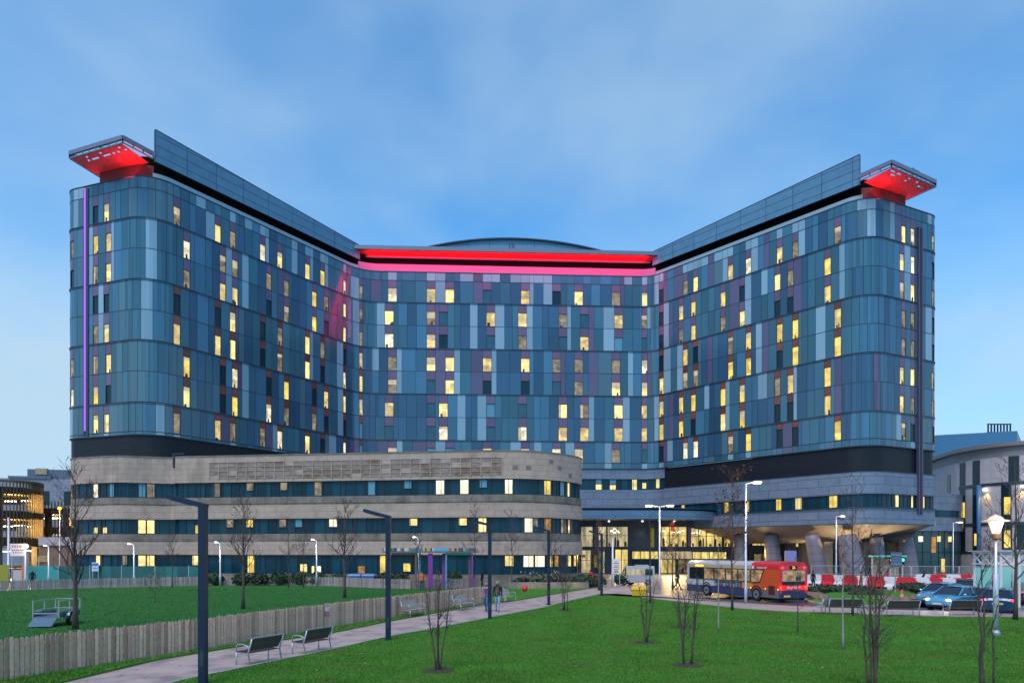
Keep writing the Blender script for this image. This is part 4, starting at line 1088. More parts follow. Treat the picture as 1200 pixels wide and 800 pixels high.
# ---------------------------------------------------------------- benches
def bench(L, slat, group):
    """local: seat faces -y, length along x"""
    r = thing('park_bench', '', 'bench', (0,0,0), 0, group)
    b = MB()
    for k in range(5): b.bar((-L/2,-.42+k*.095,.43-.008*k),(L/2,-.42+k*.095,.43-.008*k),.08,.03)
    b.build('seat', slat, r)
    b = MB()
    for k in range(6): b.bar((-L/2,.02+k*.035,.50+k*.065),(L/2,.02+k*.035,.50+k*.065),.025,.058)
    b.build('backrest', slat, r)
    for sx in (-1, 1):
        x = sx*(L/2+.02)
        b = MB(); b.tube([(x,.16,0),(x,.06,.40),(x,.23,.86)],.024,8); b.build('leg', M_galv, r, smooth=True)
        b = MB(); b.tube([(x,-.44,0),(x,-.44,.40)],.024,8); b.build('leg', M_galv, r, smooth=True)
        b = MB(); b.tube([(x,-.43,.41),(x,-.45,.58),(x,-.38,.66),(x,-.15,.67),(x,.05,.62),(x,.10,.56)],.02,8); b.build('armrest', M_galv, r, smooth=True)
        b = MB(); b.bar((x,-.44,.39),(x,.06,.39),.03,.03); b.build('seat_bracket', M_galv, r)
    b = MB(); b.tube([(-L/2,.235,.885),(L/2,.235,.885)],.018,6); b.build('top_rail', M_galv, r)
    return r
def facing(o, loc, front):   # front = plan direction the sitter looks
    return mover(o, loc, math.atan2(front[1], front[0])+math.pi/2)
g1 = 'metal framed timber benches'
bA = bench(1.28, M_slats, g1); facing(bA, G(308,776.5), (-.90,.44)); bA['label'] = 'nearest timber bench on the path seen from behind, left of its twin'
bB = copy_tree(bA); facing(bB, G(369.5,764), (-.90,.44)); bB['label'] = 'second timber bench seen from behind, just past the nearest bench'
bC = bench(1.3, M_slats_pale, g1); facing(bC, G(482,722), (.9,-.5)); bC['label'] = 'pale backed bench against the fence behind the bare sapling'
bD = copy_tree(bC); facing(bD, G(541,714), (.85,-.55)); bD['label'] = 'pale bench against the fence left of the walking couple'
bE = copy_tree(bC); facing(bE, G(592,705), (.85,-.55)); bE['label'] = 'pale bench half hidden behind the man in the black jacket'
for px, py, rz, lab in ((990,720.5,R(176),'long brown bench beside the pale chair, behind the multi stemmed sapling'),(1057,723,R(182),'long brown bench in front of the orange traffic cone'),(1130,722.5,R(184),'long brown bench in front of the car with lit headlights')):
    o = bench(1.75, M_slats, g1) if px == 990 else copy_tree(long0)
    if px == 990: long0 = o
    x, y = G(px, py); mover(o, (x, y, .05), rz); o['label'] = lab
ch = bench(.6, M_slats_pale, None); x, y = G(966,720); mover(ch, (x, y, .05), R(205)); ch['label'] = 'single pale metal armchair at the pavement edge next to the brown bench'; ch.name = 'park_chair'; ch['category'] = 'chair'

# ---------------------------------------------------------------- trees
def bare_tree(name, lab, loc, H, r0, seed, group, spread=.28, first=.35, nb=16, depth=2, lean=(0,0), bark=None, twig=None, leaves=0, leafm=None, cat='tree', rmin=.007, up=.75, lsize=.09, ltop=False):
    rr = random.Random(seed)
    root = thing(name, lab, cat, loc, 0, group)
    tk = MB(); cr = MB(); lf = MB(); tips = []
    n = 8; pts = []; x = y = 0.
    for i in range(n+1):
        k = i/n; pts.append(Vector((lean[0]*k+rr.uniform(-1,1)*.006*H*min(1,k*3), lean[1]*k+rr.uniform(-1,1)*.006*H*min(1,k*3), H*k)))
    rad = [max(r0*(1-k/n)**.85, rmin*.8)*(1.35 if k == 0 else 1) for k in range(n+1)]
    tk.tube(pts, rad, 7)
    def along(k):
        f = k*n; i = min(int(f), n-1); return pts[i].lerp(pts[i+1], f-i)
    def branch(p, d, L, r, lev):
        m = 5; q = [p]; dd = d.copy()
        for i in range(m):
            dd = (dd+Vector((rr.uniform(-.2,.2), rr.uniform(-.2,.2), rr.uniform(-.05,.2)))).normalized(); q.append(q[-1]+dd*(L/m))
        cr.tube(q, [max(r*(1-i/m*.8), rmin*.6) for i in range(m+1)], 4 if lev else 5, cap=False)
        tips.append(q[-1]); tips.append(q[-2])
        if lev < depth:
            for j in range(rr.randint(3, 5) if lev == 0 else rr.randint(2, 4)):
                k = rr.uniform(.25, .95); i = min(int(k*m), m-1); b = q[i].lerp(q[i+1], k*m-i)
                side = Vector((rr.uniform(-1,1), rr.uniform(-1,1), rr.uniform(-.2,.7))).normalized()
                branch(b, (dd*.65+side*.7).normalized(), L*rr.uniform(.35,.6), max(r*.5, rmin*.8), lev+1)
    for j in range(nb):
        k = first+(1-first)*(j+rr.random())/nb*.97; p = along(k); a = j*2.4+rr.uniform(-.4,.4)
        L = H*spread*(1.15-k*.75)*rr.uniform(.75,1.15)
        d = Vector((math.cos(a), math.sin(a), up*rr.uniform(.7,1.4))).normalized()
        branch(p, d, L, max(r0*(1-k)*.55, rmin*1.1), 0)
    tk.build('trunk', bark or M_bark, root, smooth=True); cr.build('crown', twig or M_twig, root)
    if leaves:
        if ltop: tips = [t for t in tips if t.z > ltop*H or rr.random() < .2]
        for _ in range(leaves):
            t = rr.choice(tips)+Vector((rr.gauss(0,.16), rr.gauss(0,.16), rr.gauss(0,.16))); s = lsize*rr.uniform(.6,1.3)
            a = Vector((rr.uniform(-1,1), rr.uniform(-1,1), rr.uniform(-1,1))).normalized()*s; b = a.cross(Vector((rr.uniform(-1,1), rr.uniform(-1,1), 1))).normalized()*s*.6
            lf.face([t-a, t+b, t+a, t-b])
        lf.build('leaves', leafm or M_leaf_brown, root)
    return root
gT = 'bare trees in front of the stone wing'
def T(px, py, top, lab, seed, D=None, **k):
    if D is None: x, y = G(px, py)
    else: x, y = XD(px, D)
    H = CAM_H+(HOR-top)/F*y
    return bare_tree(k.pop('name','bare_tree'), lab, (x, y, 0), H, k.pop('r0', .02*H), seed, k.pop('group', gT), **k)
T(88,738,556,'tall bare tree with a thick trunk beside the metal trailer',1,r0=.115,nb=30,spread=.30,first=.26,rmin=.010,up=1.3)
T(285,714,588,'bare tree just right of the nearest dark lamp post, inside the field',2,r0=.11,nb=26,spread=.30,rmin=.011,up=1.1)
T(404,700,592,'bare tree rising above the middle of the timber fence',3,D=52,r0=.12,nb=26,spread=.32,rmin=.013,up=1.0)
for px, top, lab, sd in ((202,622,'small bare tree close to the stone wing, behind the nearest lamp post',4),(338,612,'small bare tree with dark twigs between two lit low lamps',5),(356,618,'slim bare tree right of the small dark twigged one',6),
        (490,628,'slim bare tree growing beside the colourful shelter',7),(556,590,'tall thin dark bare tree at the right end of the shelter',8),(600,604,'bare tree with fine crown against the last third of the stone wing',9),
        (646,612,'bare tree with fine crown close to the lit windows of the stone wing',10)):
    T(px,0,top,lab,sd,D=67,r0=.06,nb=16,spread=.28,rmin=.012,up=1.1,first=.3)
T(702,690,608,'young tree with reddish bark and stakes near the hall entrance',11,D=63,r0=.11,nb=22,spread=.2,twig=M_twig_red,rmin=.018,first=.22,up=1.4)
T(762,707,594,'slender dark young tree standing at the lawn edge before the double lamp',12,D=46.8,r0=.065,nb=10,spread=.10,first=.45,rmin=.010,group=None)
T(858,716,553,'slim tree with a few brown leaves at its top, in front of the bus',13,D=41,r0=.07,nb=24,spread=.22,first=.32,twig=M_twig_red,leaves=330,leafm=M_leaf_brown,rmin=.010,lsize=.08,group=None,ltop=.55)
T(788,690,612,'reddish bare tree behind the double headed street lamp',14,D=66,r0=.09,nb=22,spread=.2,twig=M_twig_red,rmin=.017,first=.3,group=None)
T(999,722,560,'slim dark bare tree between the brown benches and the cone',15,r0=.06,nb=18,spread=.24,rmin=.010,first=.3,group=None)
T(988,762,640,'single thin pale barked sapling with a mulch ring on the lawn',16,r0=.045,bark=M_bark_pale,nb=10,spread=.16,rmin=.007,first=.45,group=None)
T(1190,727,540,'tall dark trunked tree by the shelter at the right edge',17,r0=.10,nb=20,spread=.3,rmin=.011,first=.25,group=None)
T(842,741,640,'thin pale sapling tied to a stake in front of the bus wheel',18,r0=.04,bark=M_bark_pale,nb=8,spread=.15,rmin=.007,first=.5,group=None)
T(935,742,655,'thin dark sapling right of the pale staked one, before the bus rear',19,r0=.03,nb=10,spread=.18,rmin=.006,first=.3,group=None)
T(1160,690,622,'small bare tree behind the lantern post',20,D=60,r0=.08,nb=20,spread=.3,rmin=.016,group=None)
def sapling(px, py, top, n, lab, seed, fan=.35, pale=False, D=None):
    rr = random.Random(seed)
    x, y = G(px, py) if D is None else XD(px, D)
    H = CAM_H+(HOR-top)/F*y
    root = thing('multi_stem_sapling', lab, 'sapling', (x, y, 0), 0, 'multi stemmed saplings on the lawn')
    st = MB(); cr = MB()
    for j in range(n):
        a = rr.uniform(0, 6.28); f = fan*(j/(max(n-1, 1))-.5)*2+rr.uniform(-.08,.08); h = H*rr.uniform(.75, 1.0)
        p0 = Vector((rr.uniform(-.12,.12)+f*.25, rr.uniform(-.12,.12), 0)); pts = []
        for i in range(8):
            k = i/7; pts.append(p0+Vector((f*k*1.0+rr.uniform(-.02,.02), rr.uniform(-.2,.2)*k, h*k)))
        rad = [.026*(1-i/7*.8)+.005 for i in range(8)]
        st.tube(pts, rad, 6, 1 if pale and j == 0 else 0)
        for t in range(16):
            k = rr.uniform(.25, .98); i = min(int(k*7), 6); p = pts[i].lerp(pts[i+1], k*7-i)
            an = rr.uniform(0, 6.28); d = Vector((math.cos(an)*.8, math.sin(an)*.8, rr.uniform(.5,1.2))).normalized(); L = rr.uniform(.25,.75)*(1.1-k*.6)*H/3.5
            q = p+d*L*.5; q2 = q+(d+Vector((0,0,.35))).normalized()*L*.5
            cr.tube([p,q,q2],[.008,.0065,.004],3,cap=False)
            for w in range(2):
                e = p.lerp(q2, rr.uniform(.3,.8)); cr.tube([e, e+(d+Vector((rr.uniform(-.6,.6),rr.uniform(-.6,.6),.4))).normalized()*L*.45],[.006,.004],3,cap=False)
    st.build('stem', [M_bark, M_bark_pale], root, smooth=True); cr.build('twig', M_twig, root)
    b = MB(); b.lathe([(.5,.055),(.42,.075),(.01,.085)],(0,0,0),14); b.build('mulch_ring', M_soil, root)
    return root
sapling(514,787,652,4,'multi stemmed sapling nearest to the path, in front of the pale backed bench',31,.32)
sapling(756,754,668,3,'multi stemmed sapling on the open lawn below the yellow bin',32,.22)
sapling(806,781,672,4,'multi stemmed sapling on the lawn in front of the front wheel of the bus',33,.25)
sapling(662,716,640,4,'multi stemmed sapling at the lawn edge past the couple',34,.3)
sapling(797,736,668,3,'multi stemmed sapling closest to the front of the bus',35,.25)
sapling(1024,813,622,6,'large cluster of tall dark stems at the bottom of the lawn',36,.24)
sapling(1147,813,645,2,'pair of leaning dark stems at the bottom right of the lawn',37,-.1)
sapling(1172,806,700,1,'single very thin dark stem under the lantern post',38,.05)
T(182,707,672,'small shrub dotted with pale yellow leaves in the field',39,r0=.02,nb=16,spread=.4,first=.1,leaves=260,leafm=M_leaf_yel,lsize=.035,rmin=.006,name='leafy_shrub',cat='shrub',group=None)

# ---------------------------------------------------------------- shrubs
def shrub(name, lab, c, r, n, m, seed, group, ls=.12, cat='shrub'):
    rr = random.Random(seed); root = thing(name, lab, cat, (c[0], c[1], c[2]), 0, group)
    core = MB(); core.blob((0,0,r[2]*.85),(r[0]*.72,r[1]*.72,r[2]*.75),n=8,seed=seed,j=.25); core.build('stem', M_leaf, root)
    b = MB()
    for _ in range(n):
        th = rr.uniform(0, 6.283); u = rr.uniform(-.6, 1); k = rr.uniform(.75, 1.12); s = math.sqrt(max(0, 1-u*u))
        p = Vector((r[0]*s*math.cos(th)*k, r[1]*s*math.sin(th)*k, r[2]*(.85+u*.85*k)))
        if p.z < .02: p.z = .05
        a = Vector((rr.uniform(-1,1), rr.uniform(-1,1), rr.uniform(-1,1))).normalized()*ls*rr.uniform(.6,1.3); e = a.cross(Vector((rr.uniform(-1,1), rr.uniform(-1,1), rr.uniform(-1,1)))).normalized()*ls*.7
        b.face([p-a, p+e, p+a, p-e])
    b.build('foliage', m, root); return root
hx = [(252,'far left rounded hedge shrub, next to the turquoise hoarding'),(283,'rounded hedge shrub behind the trunk right of the nearest lamp'),(303,'rounded hedge shrub under the tall yellow lit window'),(328,'wide rounded hedge shrub left of the paired low lit windows'),
      (352,'rounded hedge shrub under the paired low lit windows'),(372,'rounded hedge shrub behind the low lamp between bare trees'),(396,'rounded hedge shrub left of the two blue bins'),(452,'rounded hedge shrub just right of the blue bins'),(470,'rounded hedge shrub left of the brown shelter post'),(532,'rounded hedge shrub under the green shelter beam')]
for i, (px, lab) in enumerate(hx):
    x, y = XD(px, 71.2); shrub('hedge_shrub', lab, (x, y, 0), (rng.uniform(.8,1.15),.8,rng.uniform(.75,.95)), 260, M_leaf, 50+i, 'rounded shrubs along the stone wing', .14)
for i, (px, D, r, lab) in enumerate(((612,68,.9,'dark shrub at the left end of the lit planter'),(630,68,.8,'dark shrub in the planter under the widest lit window'),(655,68,1.0,'dark shrub in the planter behind the lawn edge lamp'),(682,67,1.3,'large green shrub beside the person in red'),(697,69,1.1,'dark shrub behind the person in red'),
       (727,73,1.0,'dark shrub left of the white totem sign'),(738,74,.9,'low shrub in front of the hall doors'))):
    x, y = XD(px, D); shrub('planting_shrub', lab, (x, y, 0), (r,r*.8,r*.62), 240, M_leaf, 80+i, 'shrubs before the entrance', .15)
fl = tag(MB().build('flowering_plants', M_leaf), None)
bpy.data.objects.remove(fl)
b = MB()
for i in range(26):
    x, y = XD(rng.uniform(612,664), rng.uniform(66.7,67.6)); h = rng.uniform(.5,1.7); b.tube([(x,y,.3),(x+rng.uniform(-.2,.2),y,h)],.02,4)
    for k in range(9):
        q = Vector((x+rng.gauss(0,.2), y+rng.gauss(0,.2), h-rng.uniform(0,.5))); b.blob(q, rng.uniform(.05,.10), rng.choice((1,1,2,3)), 5, i*10+k, .2)
o = b.build('planter_plants', [M_twig, M_leaf, mat('seed_head', (.35,.16,.12), .8), mat('seed_head_pale', (.4,.36,.3), .8)]); tag(o, 'wispy dead stems and seed heads in the lit planter', 'plants', kind='stuff')
pw_ = Path([(*XD(596,65.5),0),(*XD(690,65.5),0)])
b = MB(); strip(b, pw_, 0, pw_.len, -.45, 0, 0, .62, 0); o = b.build('planter_wall', [M_stone_ledge]); tag(o, 'low stone planter wall lit warm beneath the lit stone wing windows', 'wall')
for px in (622,640,672):
    x, y = XD(px, 65.2); light('SPOT', 'planter_light', (x, y-.7, 1.6), 60, (1,.75,.4), None, size=.1, aim=(0,.5,-.85), spot=R(90)).parent = o
# ---------------------------------------------------------------- bus (local: front at +x, length 11)
M_bus_w = mat('bus_white', (.50,.51,.54), .3, coat=.4, var=.12, vscale=1.2)
M_bus_n = mat('bus_navy', (.02,.04,.13), .3, coat=.4)
M_bus_r = mat('bus_red', (.62,.02,.03), .3, coat=.4)
M_bus_o = mat('bus_orange', (.66,.085,.02), .3, coat=.4)
M_bus_a = mat('bus_amber', (.75,.30,.05), .3, coat=.4)
M_glassd = mat('vehicle_glass', (.012,.016,.02), .06, spec=.8)
lit_mat('bus_interior', (1,.64,.28), .75, .8, 1.1, 1.5)
L_tail = mat('tail_lamp', (.6,.02,.02), .3, emit=(1,.05,.03), estr=3.2)
L_head = mat('head_lamp', (.9,.9,.85), .3, emit=(1,.9,.72), estr=7)
L_dim = mat('marker_lamp', (.8,.5,.1), .3, emit=(1,.55,.1), estr=2.2)
M_plate_y = mat('plate_yellow', (.75,.5,.05), .5); M_plate_w = mat('plate_white', (.7,.7,.7), .5)
M_rim = mat('wheel_rim', (.35,.36,.38), .35, metal=.7)
def wheel(parent, x, y, r, w=.26):
    s = 1 if y > 0 else -1
    b = MB(); b.tube([(x,y-s*w,r),(x,y,r)],r,20,0); o = b.build('wheel', M_black_rub, parent)
    b = MB(); b.tube([(x,y-s*.03,r),(x,y+s*.012,r)],r*.62,14,0); b.tube([(x,y,r),(x,y+s*.03,r)],r*.2,8,1); b.build('rim', [M_rim, M_black_rub], o)
    return o
xr, yr = 19.62, 47.6          # rear centre
xf, yf = 15.9, 58.0
ang = math.atan2(yf-yr, xf-xr)
bus = thing('single_deck_bus', 'single deck bus with red and orange rear, white side and navy skirt, lights on', 'bus', (xr, yr, .02), ang)
Lb, Hb, W2 = 11.0, 2.85, 1.22
def body_sec(z0, z1, x0, x1, m, mb, o=0.):
    for s in (-1, 1): 
        y = s*(W2+o); q = [(x0,y,z0),(x1,y,z0),(x1,y,z1),(x0,y,z1)]
        mb.face(q if s < 0 else q[::-1], m)
b = MB()  # 0 white 1 navy 2 red 3 orange 4 amber
shell = [(0.05,.32),(0,.6),(0.0,2.2),(.12,2.72),(.4,Hb),(Lb-.6,Hb),(Lb-.2,2.75),(Lb-.02,2.2),(Lb,.9),(Lb-.06,.32)]
b.f  # body shell by zones along x
def zone(x0, x1, z0, z1, m): body_sec(z0, z1, x0, x1, m, b)
zone(0,3.2,.32,.85,6); zone(3.2,Lb,.32,.85,1)
for i in range(8):                                   # orange swoosh stepping into the white along the side
    xa, xb = 0+i*.55, .55+i*.55
    zone(xa, xb, .85, 1.32, 3 if i < 5 else 4)
zone(4.4, 5.0, .85, 1.1, 4); zone(4.4, 5.0, 1.1, 1.32, 0); zone(5.0, Lb-.02, .85, 1.32, 0)
zone(0,2.0,1.32,2.28,3); zone(0,.35,2.28,2.55,2); zone(.35,2.9,2.28,2.55,2); zone(2.9,Lb-.02,2.28,2.55,5)
zone(2.0,Lb-.02,1.32,2.28,0)
# rear
b.face([(0,W2,.32),(0,-W2,.32),(0,-W2,.85),(0,W2,.85)],1); b.face([(0,W2,.85),(0,-W2,.85),(0,-W2,2.3),(0,W2,2.3)],2); b.face([(0,W2,2.3),(0,-W2,2.3),(.05,-W2,2.55),(.05,W2,2.55)],2)
# front
b.face([(Lb,-W2,.32),(Lb,W2,.32),(Lb,W2,1.1),(Lb,-W2,1.1)],1); b.face([(Lb,-W2,1.1),(Lb,W2,1.1),(Lb-.1,W2,2.55),(Lb-.1,-W2,2.55)],0)
# roof with coved edges
rl = [(-W2,2.55),(-W2+.06,2.70),(-W2+.28,2.82),(0,2.87),(W2-.28,2.82),(W2-.06,2.70),(W2,2.55)]
for (ya,za),(yb,zb) in zip(rl, rl[1:]):
    for x0,x1,m in ((0.05,2.9,2),(2.9,Lb-.1,0)): b.face([(x0,ya,za),(x1,ya,za),(x1,yb,zb),(x0,yb,zb)],m)
b.face([(0.05,y,z) for y,z in rl],2); b.face([(Lb-.1,y,z) for y,z in rl[::-1]],0)
b.box((Lb/2,0,.30),(Lb-.1,2*W2-.1,.06),1)
b.build('body', [M_bus_w,M_bus_n,M_bus_r,M_bus_o,M_bus_a,mat('bus_cream', (.50,.40,.26), .35, coat=.3), mat('bus_skirt_grey', (.16,.14,.15), .4)], bus)
# side windows, both sides
for s in (-1, 1):
    y = s*(W2+.006); xs = [(1.55,2.9),(3.0,4.35),(4.45,5.8),(5.9,7.25),(7.35,8.7),(9.0,10.2)] if s < 0 else [(1.55,2.9),(3.0,4.35),(4.45,5.8),(5.9,7.25),(7.35,8.6),(8.75,9.55),(9.7,10.6)]
    for i, (x0, x1) in enumerate(xs):
        q = [(x0,y,1.36),(x1,y,1.36),(x1,y,2.25),(x0,y,2.25)]
        if i == 0: q = [(x0+.45,y,1.36),(x1,y,1.30),(x1,y,2.25),(x0,y,2.25)]
        w = MB(); w.face(q if s < 0 else q[::-1]); wo = w.build('window', MATS['bus_interior'] if i in (0,1,2,3,4) else M_glassd, bus)
        f = MB(); yy = y+s*.012
        for a, c in zip(q, q[1:]+q[:1]): f.bar((a[0],yy,a[2]),(c[0],yy,c[2]),.02,.07)
        f.bar((x0+.1,yy,2.02),(x1,yy,2.02),.02,.03); f.build('window_frame', M_mull, wo)
    if s > 0:
        w = MB(); w.bar((8.68,y+.01,.4),(8.68,y+.01,2.3),.03,.06); w.bar((9.62,y+.01,.4),(9.62,y+.01,2.3),.03,.06); w.build('door', M_mull, bus)
    # advert, grille, stripe
w = MB(); w.box((5.6,W2+.012,1.06),(3.3,.016,.46)); ad = w.build('advert_panel', mat('advert_dark', (.03,.06,.10), .5), bus)
w = MB()
for k in range(9): w.box((4.2+k*.36,W2+.024,1.03+rng.uniform(-.05,.05)),(.22,.008,rng.uniform(.2,.36)), k % 3)
w.build('advert_picture', [mat('ad_pink', (.4,.12,.2), .5), mat('ad_teal', (.08,.30,.35), .5), mat('ad_skin', (.5,.35,.3), .5)], ad)
w = MB(); w.box((.75,W2+.012,.85),(.62,.016,.62)); 
for k in range(6): w.box((.75,W2+.022,.6+k*.1),(.58,.01,.03),1)
w.build('engine_grille', [mat('grille_dark_red', (.12,.015,.015), .5), M_black_rub], bus)
for x in (8.05+.25, 2.35):
    for s in (-1, 1):
        wheel(bus, x, s*(W2+.01), .48)
        a = MB(); pr = [(x+.60*math.cos(t*math.pi/12), .48+.60*math.sin(t*math.pi/12)) for t in range(13)]
        for p, q in zip(pr, pr[1:]): a.bar((p[0],s*(W2+.01),p[1]),(q[0],s*(W2+.01),q[1]),.03,.08)
        a.build('wheel_arch', M_black_rub, bus)
# rear details (rear face x=0, looking along +x; the viewer's left is +y)
w = MB(); w.box((-.012,0,1.86),(.02,1.92,.70)); o = w.build('rear_window', MATS['bus_interior'], bus)
f = MB()
for y0,z0,y1,z1 in ((-.96,1.51,.96,1.51),(-.96,2.21,.96,2.21),(-.96,1.51,-.96,2.21),(.96,1.51,.96,2.21)): f.bar((-.025,y0,z0),(-.025,y1,z1),.03,.06)
f.build('window_frame', M_galv, o)
for y in (-.52,-.28): 
    f = MB(); f.blob((-.03,y,1.66),(.02,.13,.2),n=8,j=.05); f.build('seat_silhouette', mat('seat_blue', (.03,.05,.09), .7), o)
w = MB(); w.box((-.014,0,1.34),(.02,2.0,.22)); w.build('rear_vent', M_black_rub, bus)
w = MB(); w.box((-.014,0,2.44),(.03,.62,.24)); o = w.build('route_display', M_black_rub, bus)
text_mesh('26', 'route_number', .27, mat('route_amber', (.9,.5,.05), .4, emit=(1,.62,.06), estr=1.6), bus, (-.035,0,2.435), (R(90),0,R(-90)))
tm = text_mesh('dayrider', 'rear_lettering', .36, mat('lettering_white', (.72,.72,.75), .4), bus, (-.016,0,1.06), (R(90),0,R(-90)))
text_mesh('stagecoach', 'side_lettering', .24, MATS['lettering_white'], bus, (1.75,W2+.012,2.42), (R(90),0,R(180)))
w = MB(); w.box((2.7,W2+.012,2.42),(.22,.012,.22)); w.build('side_emblem', M_white_p, bus)
for y in (-.95,.95):
    w = MB(); w.blob((-.02,y,2.42),(.04,.09,.09),n=8,j=0); w.build('tail_light', L_tail, bus)
    w = MB(); w.blob((-.02,y*1.14,1.02),(.05,.13,.14),n=8,j=0); w.build('tail_light', L_tail, bus)
    w = MB(); w.box((-.012,y*1.17,.72),(.02,.14,.16)); w.build('reflector', mat('reflector', (.4,.05,.05), .3), bus)
    light('POINT','tail_lamp_light',(-.35,y,1.02),14,(1,.05,.03),bus,size=.1)
w = MB(); w.box((-.012,.55,.45),(.02,.55,.13)); w.build('number_plate', M_plate_y, bus)
for x in (.12, 1.4, 2.95): 
    w = MB(); w.blob((x,W2+.01,.92),(.05,.03,.05),n=6,j=0); w.build('marker_light', L_dim, bus)
w = MB(); w.box((9.25,W2+.02,2.42),(1.1,.02,.16)); w.build('side_display', MATS['route_amber'], bus)
w = MB(); w.box((Lb-.0,0,1.75),(.03,2.1,1.1)); w.build('windscreen', M_glassd, bus)
for y in (-.9,.9): w = MB(); w.blob((Lb,y,.75),(.05,.16,.12),n=8,j=0); w.build('headlight', L_head, bus)
w = MB(); w.bar((Lb-.05,W2,2.3),(Lb+.25,W2+.25,2.2),.04,.04); w.box((Lb+.25,W2+.28,1.95),(.1,.2,.4)); w.build('wing_mirror', M_black_rub, bus)
light('AREA','saloon_light',(5.5,0,2.2),30,(1,.7,.35),bus,size=6,sy=1)

# ---------------------------------------------------------------- cars (local: front at +x)
def car(lab, paint, loc, rz, lights_on=False, rear_on=False, sc=1.0, plate_f=True):
    root = thing('parked_car', lab, 'car', (loc[0], loc[1], .02), rz, 'cars parked near the roundabout'); root.scale = (sc, sc, sc)
    st = [(-2.08,.38,.78,.70),(-2.02,.26,.90,.80),(-1.75,.20,.96,.86),(-1.2,.18,.95,.88),(-.3,.18,.93,.89),(.6,.18,.93,.88),(1.05,.18,.93,.87),(1.5,.19,.86,.85),(1.85,.2,.78,.80),(2.03,.24,.68,.72),(2.1,.34,.56,.62)]
    b = MB(); rings = []
    for x, z0, z1, w in st:
        m = z0+(z1-z0)*.55
        half = [(0,z0),(w*.82,z0),(w*.98,z0+.1),(w,m),(w*.97,z1-.1),(w*.86,z1-.01),(w*.5,z1+.02),(0,z1+.03)]
        rings.append([(x,-y,z) for y, z in half]+[(x,y,z) for y, z in half[-2:0:-1]])
    n = len(rings[0])
    for r0, r1 in zip(rings, rings[1:]):
        for i in range(n): b.face([r0[i], r0[(i+1)%n], r1[(i+1)%n], r1[i]])
    b.face(rings[0][::-1]); b.face(rings[-1])
    # roof and pillars
    bl = [(-1.85,.72),(-1.55,.80),(.25,.80),(1.15,.74)]; zt = 1.44
    lo = {'rb':(-1.92,.93),'fb':(1.12,.95)}
    roof = [(-1.50,1.36),(-1.25,1.43),(-.5,1.475),(.1,1.45),(.32,1.41)]
    for (xa,za),(xb,zb) in zip(roof, roof[1:]):
        prof = [(-.60,-.04),(-.45,.0),(0,.02),(.45,.0),(.60,-.04)]
        for (ya,da),(yb,db) in zip(prof, prof[1:]): b.face([(xa,ya,za+da),(xb,ya,zb+da),(xb,yb,zb+db),(xa,yb,za+db)])
    for s in (-1, 1):
        b.bar((.30,s*.60,1.38),(1.12,s*.77,.93),.06,.06); b.bar((-1.48,s*.60,1.33),(-1.88,s*.74,.94),.14,.07); b.bar((-.45,s*.63,1.42),(-.45,s*.82,.93),.06,.05)
        b.bar((-1.48,s*.605,1.35),(.32,s*.605,1.39),.05,.05)
    b.build('body', paint, root, smooth=False)
    w = MB(); w.face([(1.10,-.75,.94),(1.10,.75,.94),(.31,.60,1.385),(.31,-.60,1.385)]); w.build('windscreen', M_glassd, root)
    w = MB(); w.face([(-1.87,.73,.95),(-1.87,-.73,.95),(-1.50,-.60,1.33),(-1.50,.60,1.33)]); w.build('rear_window', M_glassd, root)
    for s in (-1, 1):
        for x0, x1, xa, xb in ((-.42,1.08,-.42,.30),(-1.83,-.48,-1.46,-.48)):
            q = [(x0,s*.81,.93),(x1,s*.77 if x1 > 1 else s*.81,.94),(xb,s*.605,1.385),(xa,s*.605,1.37)]
            w = MB(); w.face(q if s < 0 else q[::-1]); w.build('side_window', M_glassd, root)
        for x in (1.32,-1.28):
            wheel(root, x, s*.885, .31, .2)
            a = MB(); pr = [(x+.36*math.cos(t*math.pi/10), .31+.36*math.sin(t*math.pi/10)) for t in range(11)]
            for p, q in zip(pr, pr[1:]): a.bar((p[0],s*.872,p[1]),(q[0],s*.872,q[1]),.03,.05)
            a.build('wheel_arch', M_black_rub, root)
        w = MB(); w.blob((1.98,s*.58,.66),(.10,.17,.08),n=8,j=0); w.build('headlight', L_head if lights_on else mat('headlight_off', (.5,.52,.55), .15), root)
        w = MB(); w.blob((-2.02,s*.66,.80),(.06,.14,.09),n=8,j=0); w.build('tail_light', L_tail if rear_on else mat('tail_off', (.30,.01,.012), .2), root)
        w = MB(); w.blob((.85,s*.95,.98),(.08,.11,.07),n=6,j=0); w.build('wing_mirror', paint, root)
        if lights_on: light('SPOT','headlight_lamp',(2.2,s*.58,.66),40,(1,.9,.7),root,size=.08,aim=(1,0,-.25),spot=R(70))
    w = MB(); w.box((2.10,0,.44),(.02,.52,.11)); w.build('number_plate', M_plate_w, root)
    w = MB(); w.box((-2.09,0,.62),(.02,.52,.11)); w.build('number_plate', M_plate_y, root)
    w = MB(); w.box((2.085,0,.30),(.04,1.1,.12)); w.build('grille', M_black_rub, root)
    return root
def paint(n, c): return mat(n, c, .22, metal=.35, coat=.8)
def gp(px, py): return G(px, py)
P1 = paint('paint_silver_with_sky', (.13,.34,.50)); P2 = paint('paint_blue_with_sky', (.10,.40,.62)); P3 = paint('paint_dark_blue', (.02,.07,.18)); P4 = paint('paint_black', (.012,.013,.016)); P5 = paint('paint_grey', (.10,.11,.13)); P6 = paint('paint_maroon', (.10,.012,.02))  # reflected sky put into the silver blue and light blue body colours
car('sky tinted silver blue car angled towards the roundabout, lights off, behind the car with lit headlights', P1, gp(1103,708), R(-143))
car('sky tinted blue car with both headlights lit', P2, gp(1120,714), R(-150), lights_on=True)
car('dark blue car seen from behind with yellow number plate and red tail lights', P3, gp(1166,717), R(58), rear_on=True)
